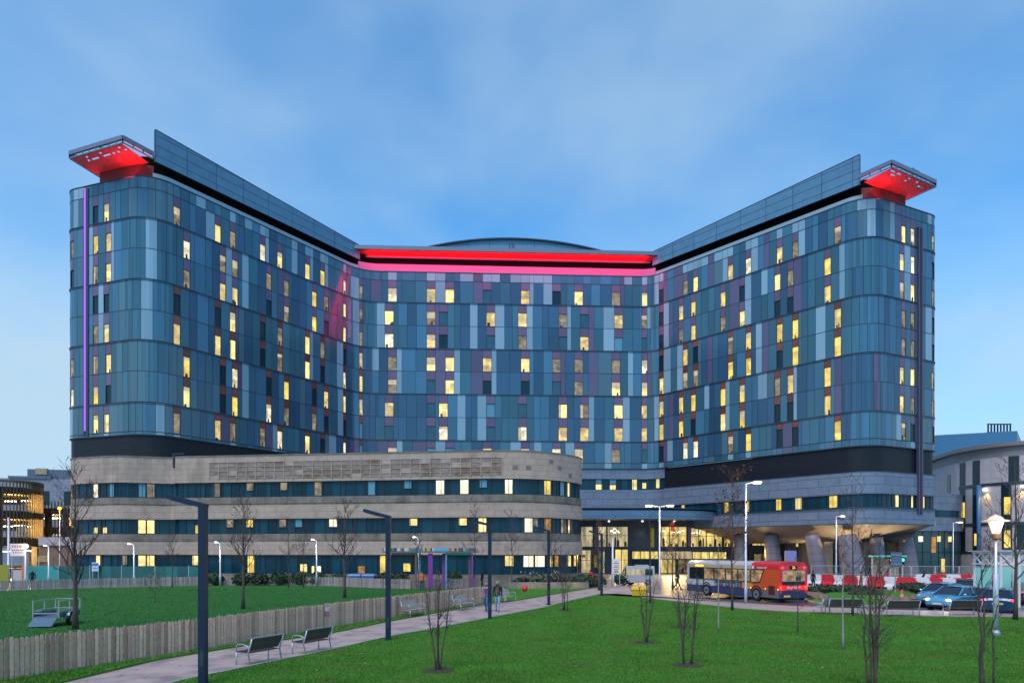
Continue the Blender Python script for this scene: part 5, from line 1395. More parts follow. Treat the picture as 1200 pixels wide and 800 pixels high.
car('black car seen from behind in front of the barriers, beyond the silver blue car', P4, gp(1134,700), R(60), rear_on=True)
car('dark car with red tail lights at the right edge under the shelter', P6, gp(1203,707), R(56), rear_on=True)
car('grey car seen from behind, between the lantern post and the white shelter', P5, gp(1181,702), R(55), rear_on=True)
car('dark grey car seen from behind beyond the roof of the sky tinted blue car', P4, gp(1152,699), R(57), rear_on=True)
# small white service van at the entrance
x, y = XD(745,73.5)
van = thing('service_van', 'small white service van parked in front of the hall doors', 'van', (x, y, .02), R(176))
b = MB(); b.extr_x([(-.8,.25),(.8,.25),(.8,1.2),(.74,1.9),(.6,2.0),(-.6,2.0),(-.74,1.9),(-.8,1.2)], -1.9, 1.1)
b.extr_x([(-.8,.25),(.8,.25),(.78,.95),(-.78,.95)], 1.1, 1.95); b.face([(1.1,-.78,.95),(1.95,-.76,.95),(1.95,.76,.95),(1.1,.78,.95)])
b.build('body', mat('van_white', (.34,.36,.41), .4), van)
w = MB(); w.face([(1.62,-.7,.96),(1.62,.7,.96),(1.12,.66,1.8),(1.12,-.66,1.8)]); w.build('windscreen', M_glassd, van)
for s in (-1, 1):
    for x0, x1, m in ((.2,.95,W_hall2),(-.75,.05,W_hall2),(-1.7,-.9,M_glassd)):
        q = [(x0,s*.79,1.05),(x1,s*.79,1.05),(x1,s*.75,1.7),(x0,s*.75,1.7)]; q = [(a,c+s*.03,d) for a,c,d in q]
        w = MB(); w.face(q if s < 0 else q[::-1]); w.build('side_window', m, van)
    for xx in (1.25,-1.25): wheel(van, xx, s*.82, .3, .2)
    w = MB(); w.blob((1.96,s*.6,.7),(.04,.12,.1),n=8,j=0); w.build('headlight', MATS['headlight_off'], van)
w = MB(); w.box((-.6,0,2.08),(1.4,1.0,.12)); w.build('roof_rack', M_galv, van)

# ---------------------------------------------------------------- trailer in the field
x, y = XD(67,33.0)
t = thing('metal_trailer', 'grey galvanised trailer with open frame sides parked in the field behind the fence', 'trailer', (x, y, .05), R(96))
b = MB(); b.box((0,0,.45),(1.9,1.15,.06))
for s in (-1, 1): b.box((0,s*.57,.55),(1.9,.03,.22))
b.build('bed', mat('trailer_panel', (.10,.16,.22), .4, metal=.5), t)
b = MB()
for s in (-1, 1):
    for z in (.75,1.2): b.bar((-.95,s*.57,z),(.95,s*.57,z),.045,.045)
    for xx in (-.95,0,.95): b.bar((xx,s*.57,.4),(xx,s*.57,1.2),.045,.045)
for z in (.75,1.2): b.bar((.95,-.57,z),(.95,.57,z),.045,.045); 
b.bar((-.95,-.57,.62),(-.95,.57,.62),.045,.045)
b.build('side_rails', M_galv, t)
b = MB(); b.bar((-.95,-.5,.42),(-1.45,-.5,.05),.05,.05); b.bar((-.95,.5,.42),(-1.45,.5,.05),.05,.05); b.mesh([(-.95,-.5,.45),(-.95,.5,.45),(-1.5,.5,.06),(-1.5,-.5,.06)],[(0,1,2,3)]); b.build('ramp', mat('trailer_panel2', (.14,.22,.28), .35, metal=.5), t)
for s in (-1, 1):
    wheel(t, -.1, s*.74, .30, .16)
    b = MB(); pr = [(-.1+.40*math.cos(k*math.pi/8), .32+.38*math.sin(k*math.pi/8)) for k in range(9)]
    for p, q in zip(pr, pr[1:]): b.bar((p[0],s*.68,p[1]),(q[0],s*.68,q[1]),.22,.02)
    b.build('mudguard', MATS['trailer_panel2'], t)
b = MB(); b.bar((.95,0,.42),(1.9,0,.42),.07,.07); b.bar((1.7,0,.4),(1.7,0,.0),.05,.05); b.build('drawbar', M_galv, t)
# ---------------------------------------------------------------- people
def person(lab, loc, rz, top, legs, hair, stride=0., armsw=0., shoe=None, H=1.72, girth=1., bend=0., skirt=False, front=None, hold=None, z=.02):
    """local: faces -y. One continuous skinned body, coloured by clothing."""
    root = thing('person', lab, 'person', (loc[0], loc[1], z), rz)
    k = H/1.72; V = []; E = []; Rd = []; tagm = []
    def v(x, y, zz, r): V.append((x*k, y*k, zz*k)); Rd.append(r*k); return len(V)-1
    def e(a, b, m): E.append((a, b)); tagm.append(m)
    bs = math.sin(bend); bc = math.cos(bend)
    def up(x, y, zz): h = zz-.95; return (x, y-h*bs, .95+h*bc)
    pel = v(0,0,.95,.135*girth); s1 = v(*up(0,0,1.14),.13*girth); s2 = v(*up(0,.01,1.34),.15*girth); s3 = v(*up(0,.015,1.46),.10*girth)
    nk = v(*up(0,.005,1.53),.052); h0 = v(*up(0,-.012,1.60),.075); h1 = v(*up(0,-.005,1.67),.085); 
    nose = v(*up(0,-.108,1.60),.014)
    e(pel,s1,1); e(s1,s2,1); e(s2,s3,1); e(s3,nk,0); e(nk,h0,0); e(h0,h1,0); e(h0,nose,0)
    for s in (-1, 1):
        ear = v(*up(s*.088,0,1.605),.014); e(h0, ear, 0)
        sw = s*stride
        hip = v(s*.09,0,.90,.10*girth); kn = v(s*.10,-.02-math.sin(sw)*.42,.50+abs(math.sin(sw))*.02,.062)
        an_y = -math.sin(sw)*.78+(.12 if math.sin(sw) < 0 else .0)+.02
        an = v(s*.10,an_y,.095+(.05 if math.sin(sw) < -.1 else 0),.042); toe = v(s*.11,an_y-.16,.045,.036); heel = v(s*.10,an_y+.05,.045,.034)
        e(pel,hip,2); e(hip,kn,2); e(kn,an,2); e(an,toe,3); e(an,heel,3)
        a = -s*armsw; sh = v(*up(s*.175,.01,1.42),.068*girth); el = v(*up(s*.235,.03-math.sin(a)*.2,1.15),.046*girth)
        if hold and s == hold: wr = v(*up(s*.17,-.22,1.12),.032)
        else: wr = v(*up(s*.245,-.03-math.sin(a)*.38,.92),.032)
        wx, wy, wz = [c/k for c in V[wr]]
        dz = -.075; hd = v(wx, wy-.015, wz+dz, .03)
        e(s3,sh,1); e(sh,el,1); e(el,wr,1); e(wr,hd,0)
        for f, (fx, fl) in enumerate(((-.024,.075),(-.008,.085),(.008,.08),(.024,.062))):
            f1 = v(wx+s*.0, wy-.015+fx, wz+dz-.035, .0095); f2 = v(wx-s*.012, wy-.02+fx, wz+dz-fl, .008); e(hd,f1,0); e(f1,f2,0)
        t1 = v(wx-s*.02, wy-.05, wz-.06, .010); t2 = v(wx-s*.025, wy-.065, wz-.10, .009); e(wr,t1,0); e(t1,t2,0)
    me = bpy.data.meshes.new('person_body'); me.from_pydata(V, E, []); ob = bpy.data.objects.new('body', me); C.objects.link(ob)
    ob.modifiers.new('s', 'SKIN'); ob.modifiers.new('u', 'SUBSURF').levels = 1
    for i, r in enumerate(Rd): me.skin_vertices[0].data[i].radius = (r, r*(.78 if i in (0,1,2,3) else 1))
    me.skin_vertices[0].data[0].use_root = True
    bpy.context.view_layer.update()
    m2 = bpy.data.meshes.new_from_object(ob.evaluated_get(bpy.context.evaluated_depsgraph_get()))
    bpy.data.objects.remove(ob)
    for m in (M_skin, top, legs, shoe or M_black_rub, front or top): m2.materials.append(m)
    segs = [(Vector(V[a]), Vector(V[b]), t, (Rd[a]+Rd[b])/2) for (a, b), t in zip(E, tagm)]
    for p in m2.polygons:
        c = p.center; best = None
        for a, b, t, r in segs:
            d = b-a; u = max(0, min(1, (c-a).dot(d)/d.length_squared)); q = (c-(a+d*u)).length/r
            if best is None or q < best[0]: best = (q, t)
        t = best[1]
        if t == 2 and c.z > .92*k: t = 1
        if t == 1 and front and abs(c.x) < .07*k and c.y < -.04 and c.z < 1.45*k: t = 4
        p.material_index = t; p.use_smooth = True
    o = bpy.data.objects.new('body', m2); C.objects.link(o); o.parent = root
    hc = up(0,.02,1.685)
    hb_ = MB(); hb_.blob((hc[0]*k,(hc[1]+.012)*k,hc[2]*k),(.098*k,.108*k,.088*k),n=10,j=.05); hb_.blob((0,(up(0,.05,1.62)[1])*k,up(0,.05,1.62)[2]*k),(.092*k,.07*k,.10*k),n=10,j=.05); hb_.build('hair', hair, root, smooth=True)
    ey = MB(); q = up(0,-.083,1.625)
    for s in (-1, 1): ey.blob((s*.032*k,q[1]*k,q[2]*k),.011*k,n=6,j=0)
    ey.build('eyes', M_haird, root)
    mo = MB(); q = up(0,-.082,1.555); mo.box((0,q[1]*k,q[2]*k),(.05*k,.012,.012)); mo.build('mouth', mat('lips', (.3,.1,.09), .6), root)
    return root
C_black = mat('cloth_black', (.016,.016,.02), .9, var=.2); C_jean = mat('cloth_denim', (.05,.13,.32), .9, var=.2); C_jeanl = mat('cloth_pale_denim', (.22,.36,.52), .9, var=.2)
C_brown = mat('cloth_brown', (.13,.09,.075), .9); C_grey = mat('cloth_grey', (.26,.26,.29), .9, var=.3, vscale=18); C_red = mat('cloth_red', (.60,.02,.045), .8); C_dark = mat('cloth_dark_blue', (.018,.025,.05), .9); C_hi = mat('cloth_hi_vis', (.75,.60,.05), .7); C_or = mat('cloth_orange', (.75,.18,.05), .7); C_purple = mat('cloth_plum', (.14,.04,.13), .9)
person('person in patterned grey jacket and blue jeans walking beside the man in black', G(569.6,716.5), R(-12), C_grey, C_jean, M_hairw, .35, .25, front=C_purple, hold=1, z=.02, H=1.66)
pm = person('white haired person in open black jacket, brown top and pale jeans walking on the path', G(583.0,717.2), R(-8), C_black, C_jeanl, M_hairw, .16, .12, front=C_brown, girth=1.16, H=1.76)
x, y = G(589.3,716.5); bg = thing('shoulder_bag', 'pale bag hanging at the side of the person in the black jacket', 'bag', (x+.13, y, .82)); b = MB(); b.box((0,0,.0),(.13,.26,.30)); b.box((0,0,.16),(.11,.22,.04)); b.build('bag_body', mat('bag_beige', (.5,.38,.3), .8), bg); b = MB(); b.tube([(0,-.09,.17),(-.05,-.05,.45),(-.12,.0,.66),(-.05,.06,.45),(0,.10,.17)],.012,5); b.build('strap', MATS['bag_beige'], bg)
person('person in a bright red jacket standing by the green shrub and a dark bin', XD(692.5,68), R(150), C_red, C_dark, M_haird, .1)
person('dark clothed person with pale hair standing before the turquoise hoarding', XD(38,67.5), R(30), C_black, C_black, M_hairw, .1)
person('dark dressed person striding towards the entrance left of the bus', XD(794,62), R(100), C_black, C_black, M_haird, .5, .4, H=1.85)
person('dark dressed person standing right of the bus rear, before the white barrier', XD(953,64), R(10), C_black, C_black, M_haird, .05)
person('worker in an orange jacket between the red and white barriers', XD(1009.5,63), R(60), C_or, C_or, M_haird, .1)
person('worker in a dark red jacket behind the widest red barrier', XD(1040.5,66.5), R(80), C_red, C_brown, M_haird, .1)
person('dark clothed person leaning over the white barrier beside the cars', XD(1080,66), R(60), C_dark, C_dark, M_haird, .05, bend=.5)
person('worker in a yellow high visibility jacket behind the parked cars', XD(1147.5,58), R(-20), C_hi, C_dark, M_haird, .1)
person('dark clothed person waiting at the left post of the white shelter', XD(1167.5,48), R(170), C_dark, C_black, M_haird, .05)
person('person in an orange top beside the brown shelter post', XD(494.5,63), R(20), C_or, C_dark, M_haird, .05)
person('dark clothed person beyond the last purple shelter post', XD(565,66), R(-60), C_dark, C_black, M_haird, .15)
# ---------------------------------------------------------------- street furniture, site barriers, signs
def barrier(col):
    r = thing('traffic_barrier', '', 'barrier', (0,0,0), 0, 'red and white plastic barriers round the works')
    b = MB(); prof = [(-.28,0),(.28,0),(.28,.22),(.13,.42),(.11,.95),(-.11,.95),(-.13,.42),(-.28,.22)]
    b.extr_x(prof, -.78, .78); b.box((0,0,.97),(1.2,.14,.06))
    for s in (-1, 1): b.extr_x([(-.1,.3),(.1,.3),(.08,.72),(-.08,.72)], s*.78 if s > 0 else -.9, .9 if s > 0 else -.78)
    for x in (-.4,.4): b.box((x,-.29,.09),(.3,.04,.14),1)
    b.build('shell', [col, M_gap], r); c = MB(); c.lathe([(.06,1.0),(.06,1.05),(.02,1.06)],(.3,0,0),8); c.build('filler_cap', M_black_rub, r)
    return r
br_, bw_ = barrier(M_red_p), barrier(M_white_p); used = set()
def place_barrier(kind, x, y, rz, lab):
    src = br_ if kind == 'r' else bw_
    o = src if kind not in used else copy_tree(src); used.add(kind); mover(o, (x, y, .012), rz); o['label'] = lab; o.scale.z = 1.17; return o
row = [(955,72,'w'),(968,71,'r'),(983,70,'w'),(996,68.5,'r'),(1011,67.5,'w'),(1027,66,'r'),(1044,65,'w'),(1062,64,'r'),(1078,63.5,'w'),(1093,63,'r'),(1108,62.5,'w'),(1124,62,'r'),(1141,61.5,'w'),(1158,61,'r')]
names = {955:'white plastic barrier nearest the bus rear',968:'red plastic barrier closest to the bus',983:'white plastic barrier between the two reds nearest the bus',996:'second red plastic barrier counted from the bus',1011:'white plastic barrier beside the worker in orange',1027:'third red plastic barrier from the bus, behind the roundabout shrubs',
  1044:'white plastic barrier behind the grey road sign',1062:'red plastic barrier above the orange cone',1078:'white plastic barrier the dark figure leans over',1093:'red plastic barrier behind the silver blue car',1108:'white plastic barrier behind the roofs of the two sky tinted cars',1124:'red plastic barrier behind the black car',1141:'white plastic barrier beside the worker in yellow',1158:'red plastic barrier by the lantern post'}
for i, (px, D, k) in enumerate(row):
    x, y = XD(px, D); x2, y2 = XD(*row[min(i+1, len(row)-1)][:2]); x0, y0 = XD(*row[max(i-1, 0)][:2])
    place_barrier(k, x, y, math.atan2(y2-y0, x2-x0)+rng.uniform(-.12,.12), names[px])
row2 = [(1100,72,'r','red barrier in the second row above the silver blue car'),(1116,72,'w','white barrier in the second row between two red ones'),(1132,72,'r','red barrier in the second row above the black car'),(1149,71,'w','white barrier in the second row left of the lantern post'),(1165,71,'r','red barrier in the second row by the shelter post'),(1082,72.5,'w','white barrier in the second row behind the leaning figure')]
for px, D, k, lab in row2: x, y = XD(px, D); place_barrier(k, x, y, R(-4)+rng.uniform(-.1,.1), lab)
def mesh_panel():
    r = thing('site_fence_panel', '', 'fence panel', (0,0,0), 0, 'temporary mesh fence panels round the works')
    b = MB()
    for x in (-1.22, 1.22): b.bar((x,0,.05),(x,0,2.0),.06,.06)
    for z in (.15,1.1,2.0): b.bar((-1.22,0,z),(1.22,0,z),.05,.05)
    b.build('frame', M_galv, r); m = MB()
    for i in range(16): m.bar((-1.22+i*.163,0,.15),(-1.22+i*.163,0,2.0),.010,.010)
    m.build('mesh', M_galv, r)
    b = MB()
    for x in (-1.24,1.24): b.box((x,0,.06),(.22,.6,.12))
    b.build('foot', M_black_rub, r); return r
fp = mesh_panel(); first = True
FP = Path([(*XD(950,77),0),(*XD(1050,74),0),(*XD(1170,73.5),0)])
u = 1.3; nn = 0
while u < FP.len-1.2:
    p, n = FP.at(u); o = fp if first else copy_tree(fp); first = False; nn += 1
    mover(o, (p.x, p.y, .0), math.atan2(n.x*-1, n.y*1)+math.pi if False else math.atan2(-n.x, n.y)+math.pi)
    o['label'] = 'temporary wire mesh fence panel standing behind the red and white barriers'; u += 2.52
# bins, cones, signs
def grit_bin(px, D, lab, rz):
    x, y = XD(px, D); r = thing('grit_bin', lab, 'grit bin', (x, y, .012), rz, None)
    b = MB(); vs = [(-.5,-.35,0),(.5,-.35,0),(.5,.35,0),(-.5,.35,0),(-.6,-.42,.55),(.6,-.42,.55),(.6,.42,.72),(-.6,.42,.72)]
    b.mesh(vs, [(3,2,1,0),(4,5,6,7),(0,1,5,4),(1,2,6,5),(2,3,7,6),(3,0,4,7)]); b.build('bin_body', M_yellow_p, r)
    b = MB(); vs = [(-.64,-.47,.56),(.64,-.47,.56),(.64,.46,.74),(-.64,.46,.74),(-.58,-.3,.68),(.58,-.3,.68),(.58,.36,.86),(-.58,.36,.86)]
    b.mesh(vs, [(3,2,1,0),(4,5,6,7),(0,1,5,4),(1,2,6,5),(2,3,7,6),(3,0,4,7)]); b.build('lid', mat('yellow_lid', (.68,.42,.02), .45), r); return r
grit_bin(989,54.5,'yellow grit bin on the roundabout edge behind the brown bench',R(10))
grit_bin(749,54,'yellow grit bin on the pavement left of the tall double headed lamp',R(-15))
x, y = XD(1057,47.5); c = thing('traffic_cone','orange traffic cone on the near edge of the roundabout','traffic cone',(x,y,.15)); b = MB(); b.box((0,0,.03),(.42,.42,.05)); b.lathe([(.17,.05),(.13,.25),(.10,.42),(.05,.74),(.035,.78)],(0,0,0),12); b.build('cone_body', M_orange_p, c); b = MB(); b.lathe([(.128,.30),(.098,.46)],(0,0,0),12); b.build('reflective_sleeve', mat('cone_sleeve', (.75,.4,.3), .4), c)
x, y = XD(1050,52); s = thing('road_sign','back of a grey blue rectangular road sign on a pole in the roundabout','road sign',(x,y,.1)); b = MB(); b.tube([(-.05,0,0),(-.05,0,3.4)],.045,8); b.build('pole', M_galv, s); b = MB(); b.box((0,-.05,2.85),(.86,.03,1.15)); b.build('sign_plate', mat('sign_back', (.10,.16,.24), .5), s); b = MB()
for z in (2.5,3.2): b.box((0,-.08,z),(.8,.04,.05))
b.build('bracket', M_galv, s)
x, y = XD(722,66.5); s = thing('totem_sign','white totem sign on two legs with red and dark lines, by the service van','sign',(x,y,0))
for xx in (-.34,.34): b = MB(); b.bar((xx,0,0),(xx,0,2.9),.07,.07); b.build('leg', M_galv, s)
b = MB(); b.box((0,-.05,2.15),(.78,.05,1.45)); b.build('sign_panel', mat('sign_cream', (.72,.68,.64), .5), s); b = MB()
for z, w, m in ((2.62,.18,1),(2.45,.5,0),(2.2,.42,0),(2.05,.5,1),(1.85,.5,1),(1.7,.36,0),(1.58,.45,0)): b.box((0,-.08,z),(w,.008,.06),m)
b.build('print', [mat('print_dark', (.06,.06,.08), .6), mat('print_red', (.5,.05,.06), .6)], s)
x, y = XD(21.5,66.5); s = thing('sign_board','white sign board with faded red heading and dark lines beside the warm globe lamp','sign',(x,y,0))
for xx in (-.6,.6): b = MB(); b.bar((xx,0,0),(xx,0,4.3),.09,.09); b.build('leg', M_galv, s)
b = MB(); b.box((0,-.07,3.75),(1.5,.05,1.2)); b.build('sign_panel', mat('sign_white', (.75,.72,.70), .5), s); b = MB()
for k in range(5): b.box((-.48+k*.24,-.1,4.08),(.15,.008,.22),1)
for k in range(6): b.box((-.5+k*.2,-.1,3.72),(.13,.008,.10),0)
for k in range(5): b.box((-.4+k*.2,-.1,3.48),(.12,.008,.08),0)
b.build('print', [MATS['print_dark'], mat('print_faded_red', (.55,.18,.20), .6)], s)
x, y = XD(112,73); s = thing('small_sign','small blue and white sign in front of the stone wing near the thick trunked tree','sign',(x,y,0))
for xx in (-.3,.3): b = MB(); b.bar((xx,0,0),(xx,0,2.4),.06,.06); b.build('leg', M_galv, s)
b = MB(); b.box((0,-.05,1.95),(.72,.04,.95)); b.build('sign_panel', mat('sign_pale_blue', (.45,.58,.72), .5), s); b = MB(); b.box((0,-.08,2.2),(.66,.008,.22)); b.box((0,-.08,1.8),(.5,.008,.06)); b.build('print', mat('print_blue', (.05,.14,.4), .5), s)
x, y = XD(926.5,90); s = thing('banner_sign','blue violet square banner sign above the bus roof','sign',(x,y,0))
for xx in (-.7,.7): b = MB(); b.bar((xx,0,0),(xx,0,3.7),.08,.08); b.build('leg', M_galv, s)
b = MB(); b.box((0,-.05,2.95),(1.5,.05,1.5)); b.build('sign_panel', mat('banner_violet', (.20,.22,.46), .5), s); b = MB()
for z in (3.3,3.0,2.7): b.box((0,-.08,z),(1.1,.008,.05))
b.build('print', mat('banner_print', (.3,.32,.55), .5), s)
# bin beside the person in red, balloon
x, y = XD(687.5,67.6); s = thing('litter_bin','dark round litter bin beside the person in red','litter bin',(x,y,0)); b = MB(); b.lathe([(.30,.02),(.34,.1),(.34,.95),(.30,1.0)],(0,0,0),14); b.build('bin_body', M_black_rub, s); b = MB(); b.lathe([(.35,1.0),(.33,1.1),(.1,1.18),(.01,1.19)],(0,0,0),14); b.build('lid', M_ring, s)
x, y = XD(615,53); s = thing('red_balloon','small red balloon hovering over the grass right of the walking couple','balloon',(x,y,.05)); b = MB(); b.blob((0,0,.66),(.24,.24,.25),n=14,j=0); b.lathe([(.03,.38),(.012,.43)],(0,0,0),6); b.build('balloon_skin', mat('balloon_red', (.70,.02,.06), .3), s, smooth=True); b = MB(); b.tube([(0,0,.4),(.03,0,.2),(.01,0,.0)],.006,4); b.build('string', M_red_p, s)
# blue bins
for px, lab in ((416,'left of two blue lidded bins against the stone wing'),(432,'right of two blue lidded bins against the stone wing')):
    x, y = XD(px, 71); r = thing('wheeled_bin', lab, 'bin', (x, y, 0), R(3), 'blue wheeled bins'); b = MB(); vs = [(-.5,-.4,.1),(.5,-.4,.1),(.5,.4,.1),(-.5,.4,.1),(-.6,-.48,1.05),(.6,-.48,1.05),(.6,.48,1.15),(-.6,.48,1.15)]
    b.mesh(vs, [(3,2,1,0),(4,5,6,7),(0,1,5,4),(1,2,6,5),(2,3,7,6),(3,0,4,7)]); b.build('bin_body', mat('bin_blue', (.04,.15,.36), .5), r)
    b = MB(); b.extr_x([(-.52,1.06),(.52,1.17),(.45,1.28),(-.4,1.22)], -.64, .64); b.build('lid', mat('bin_lid', (.09,.24,.45), .45), r)
    for s in (-.45,.45):
        w = MB(); w.tube([(s-.04,.3,.1),(s+.04,.3,.1)],.1,10); w.build('wheel', M_black_rub, r)
# turquoise hoarding, in board lengths
x0 = 33; hp = Path([(*XD(32,74),0),(*XD(150,73),0),(*XD(238,73),0)])
r = thing('site_hoarding','long turquoise hoarding in front of the stone wing and car park','hoarding',(*XD(130,73),0)); b = MB(); u = 0
while u < hp.len-.1: strip(b, hp, u+.012, min(u+1.2, hp.len), -.05, 0, .05, 2.0, 0); u += 1.2
b.m = [0 if x < XD(66,74)[0] else 1 for x in [b.v[f[0]][0] for f in b.f]]; b.build('boards', [mat('hoarding_turquoise', (.03,.26,.25), .45, island=.18, var=.15, vscale=.7), mat('hoarding_dark_teal', (.015,.12,.12), .4, island=.25, var=.25, vscale=.5)], r, off=tuple(r.location)); u = 0
while u < hp.len: b = MB(); strip(b, hp, u-.04, u+.04, -.12, .02, 0, 2.08, 0); b.build('post', M_galv, r, off=tuple(r.location)); u += 3.6
# orange fence / clutter left edge
for px, D, z0, z1, w, c, lab, nm, ct in ((20,70,0.3,1.7,1.1,(.5,.45,.42),'pale panel leaning beside the white sign board post','leaning_board','board'),(27,69,.2,2.4,.25,(.55,.2,.05),'orange post beside the pale site panel','site_post','post'),(5,70,.2,2.2,.9,(.30,.30,.03),'olive green panel at the far left edge','hoarding_board','board')):
    x, y = XD(px, D); b = MB(); b.box((x,y,(z0+z1)/2),(w,.06,z1-z0)); b.box((x,y+.08,z0/2),(w*.8,.08,z0)); o = b.build(nm, mat('c_%d' % px, c, .6)); tag(o, lab, ct)
# colourful shelter
gx, gy = XD(500,64.5); sh = thing('colourful_shelter','open play shelter with brown, purple and green posts and a patterned roof edge','shelter',(gx,gy,0)); off = (gx,gy,0)
def SX(px, D=64.5): return (px-600)/F*D
def zz(py, D=64.5): return CAM_H-(py-HOR)/F*D
cb_ = mat('shelter_brown', (.20,.10,.075), .5); cp_ = mat('shelter_purple', (.22,.045,.30), .45); cg_ = mat('shelter_green', (.04,.28,.20), .45); ct_ = mat('shelter_turquoise', (.08,.32,.40), .45)
for px, w, m, dd in ((487.5,.16,cb_,0),(491.5,.14,ct_,.5),(504.5,.42,cp_,0),(519.5,.32,cp_,.6),(523,.16,ct_,0),(550,.16,cb_,.4),(553.5,.14,cp_,0)):
    b = MB(); x = SX(px); b.box((x,gy+dd,zz(648)/2),(w,.22,zz(648))); b.build('post', m, sh, off=off)
for a, c, m in ((459,489,cb_),(522,553,cg_)):
    b = MB(); b.bar((SX(a),gy,zz(648.5)),(SX(c),gy,zz(648.5)),.24,.20); b.build('beam', m, sh, off=off)
b = MB(); b.prism([(SX(449),gy-.3),(SX(560),gy-.3),(SX(560),gy+2.6),(SX(449),gy+2.6)], zz(646.8), zz(645.6)); b.build('roof', M_ring, sh, off=off)
b = MB(); px = 449.
while px < 559:
    w = rng.uniform(1.2,4.5); w = 17 if 508 < px < 512 else w; m = 3 if w == 17 else rng.choice((0,0,1,2,4,5))
    b.box((SX(px+w/2),gy-.33,zz(643.6)),(w/F*64.5*.94,.04,rng.uniform(.24,.32)),m); px += w
b.build('roof_edge', [mat('edge_dark', (.05,.09,.10), .4),mat('edge_red', (.5,.12,.10), .4),mat('edge_pale', (.6,.55,.5), .4),mat('edge_blue', (.10,.42,.70), .4),mat('edge_yellow', (.5,.4,.12), .4),mat('edge_teal', (.06,.22,.24), .4)], sh, off=off)
# glazed bus shelter with white lattice roof edge at the right
x0, y0 = XD(1171,44); shb = thing('lattice_shelter','white lattice framed waiting shelter with turquoise lit glass','shelter',(x0,y0,0), R(-6))
zb, zt = 2.75, 3.5
b = MB()
b.bar((0,0,zb),(5,0,zb),.09,.09); b.bar((0,0,zt),(5,0,zt),.10,.10)
for k in range(6):
    xx = k*.85; b.bar((xx,0,zb),(xx+.85,0,zt),.07,.06); b.bar((xx+.85,0,zb),(xx,0,zt),.07,.06)
b.bar((0,0,zb),(0,3,zb),.09,.09); b.bar((0,0,zt),(0,3,zt),.1,.1)
for k in range(3): b.bar((0,k,zb),(0,k+1,zt),.07,.06); b.bar((0,k+1,zb),(0,k,zt),.07,.06)
b.build('lattice', M_white_p, shb)
for xx, yy in ((.1,0),(1.2,0),(2.6,0),(4.2,0),(.1,3),(2.6,3)):
    b = MB(); b.tube([(xx,yy,0),(xx,yy,zt)],.075,8); b.build('post', M_white_p, shb)
b = MB(); b.prism([(-.2,-.2),(5.2,-.2),(5.2,3.2),(-.2,3.2)], zt+.06, zt+.14); b.build('roof', mat('shelter_roof', (.4,.45,.5), .4), shb)
b = MB(); 
for k in range(4): b.box((.65+k*1.25,3.0,1.35),(1.1,.03,2.3))
b.build('glass', mat('shelter_glass_lit', (.15,.35,.38), .2, emit=(.35,.95,.95), estr=.35), shb)
light('AREA','shelter_light',(2.5,1.5,3.4),70,(.8,1,.95),shb,size=4,sy=2)
# roundabout
def ring_poly(px0, px1, py0, py1, n=28):
    cx, cy = (px0+px1)/2, (py0+py1)/2
    return [G(cx+(px1-px0)/2*math.cos(2*math.pi*i/n), cy-(py1-py0)/2*math.sin(2*math.pi*i/n)) for i in range(n)]
rp_ = ring_poly(942,1090,694,711)
k = MB(); k.prism(rp_, 0, .13); tag(k.build('roundabout_kerb', M_kerb), kind='structure')
cx = sum(p[0] for p in rp_)/len(rp_); cy = sum(p[1] for p in rp_)/len(rp_)
mnd = MB(); rings = []
for t, z in ((.96,.135),(.85,.28),(.6,.45),(.3,.55),(.02,.58)): rings.append([(cx+(x-cx)*t, cy+(y-cy)*t, z) for x, y in rp_])
for r0, r1 in zip(rings, rings[1:]):
    for i in range(len(r0)): j = (i+1) % len(r0); mnd.face([r0[i], r0[j], r1[j], r1[i]])
mnd.face(rings[-1]); tag(mnd.build('roundabout_mound', M_grass), kind='structure')
M_rock = mat('rock', (.22,.16,.13), .9, var=.35, vscale=3, bump=.6, bscale=6)
rk = [(951,702.5,.45),(958,704.5,.6),(966,706,.4),(1041,708,.55),(1047,709.5,.4),(1036,706,.4),(1066,708.5,.5),(1073,706.5,.45),(949,699,.35),(1028,708,.35)]
for i, (px, py, r) in enumerate(rk):
    x, y = G(px, py); b = MB(); b.blob((0,0,.22),(r,r*.75,r*.55),n=9,seed=i,j=.22); o = b.build('rock', M_rock); o.location = (x, y, .13); tag(o, 'brown boulder on the near rim of the roundabout', 'rock', 'boulders round the roundabout')
for i, (px, py, rx, rz_, lab) in enumerate(((962,700,1.2,.45,'low dark shrub at the bus end of the roundabout'),(980,699.5,1.4,.45,'low dark shrub behind the yellow bin on the roundabout'),(1000,701,1.3,.5,'low dark shrub right of the yellow bin on the roundabout'),(1014,704.5,1.1,.45,'low dark shrub on the near edge of the roundabout'),(1075,697,1.1,.5,'low dark shrub at the car end of the roundabout'),(1062,694.5,1.0,.4,'low dark shrub behind the grey road sign'))):
    x, y = G(px, py); shrub('ground_shrub', lab, (x, y, .2), (rx,.7,rz_), 200, M_leaf, 120+i, 'low shrubs on the roundabout', .10)
x, y = XD(1150,52); shrub('hedge_shrub', 'dark green hedge behind the parked dark blue car', (x, y, 0), (1.5,.7,.55), 240, M_leaf, 140, None, .11)
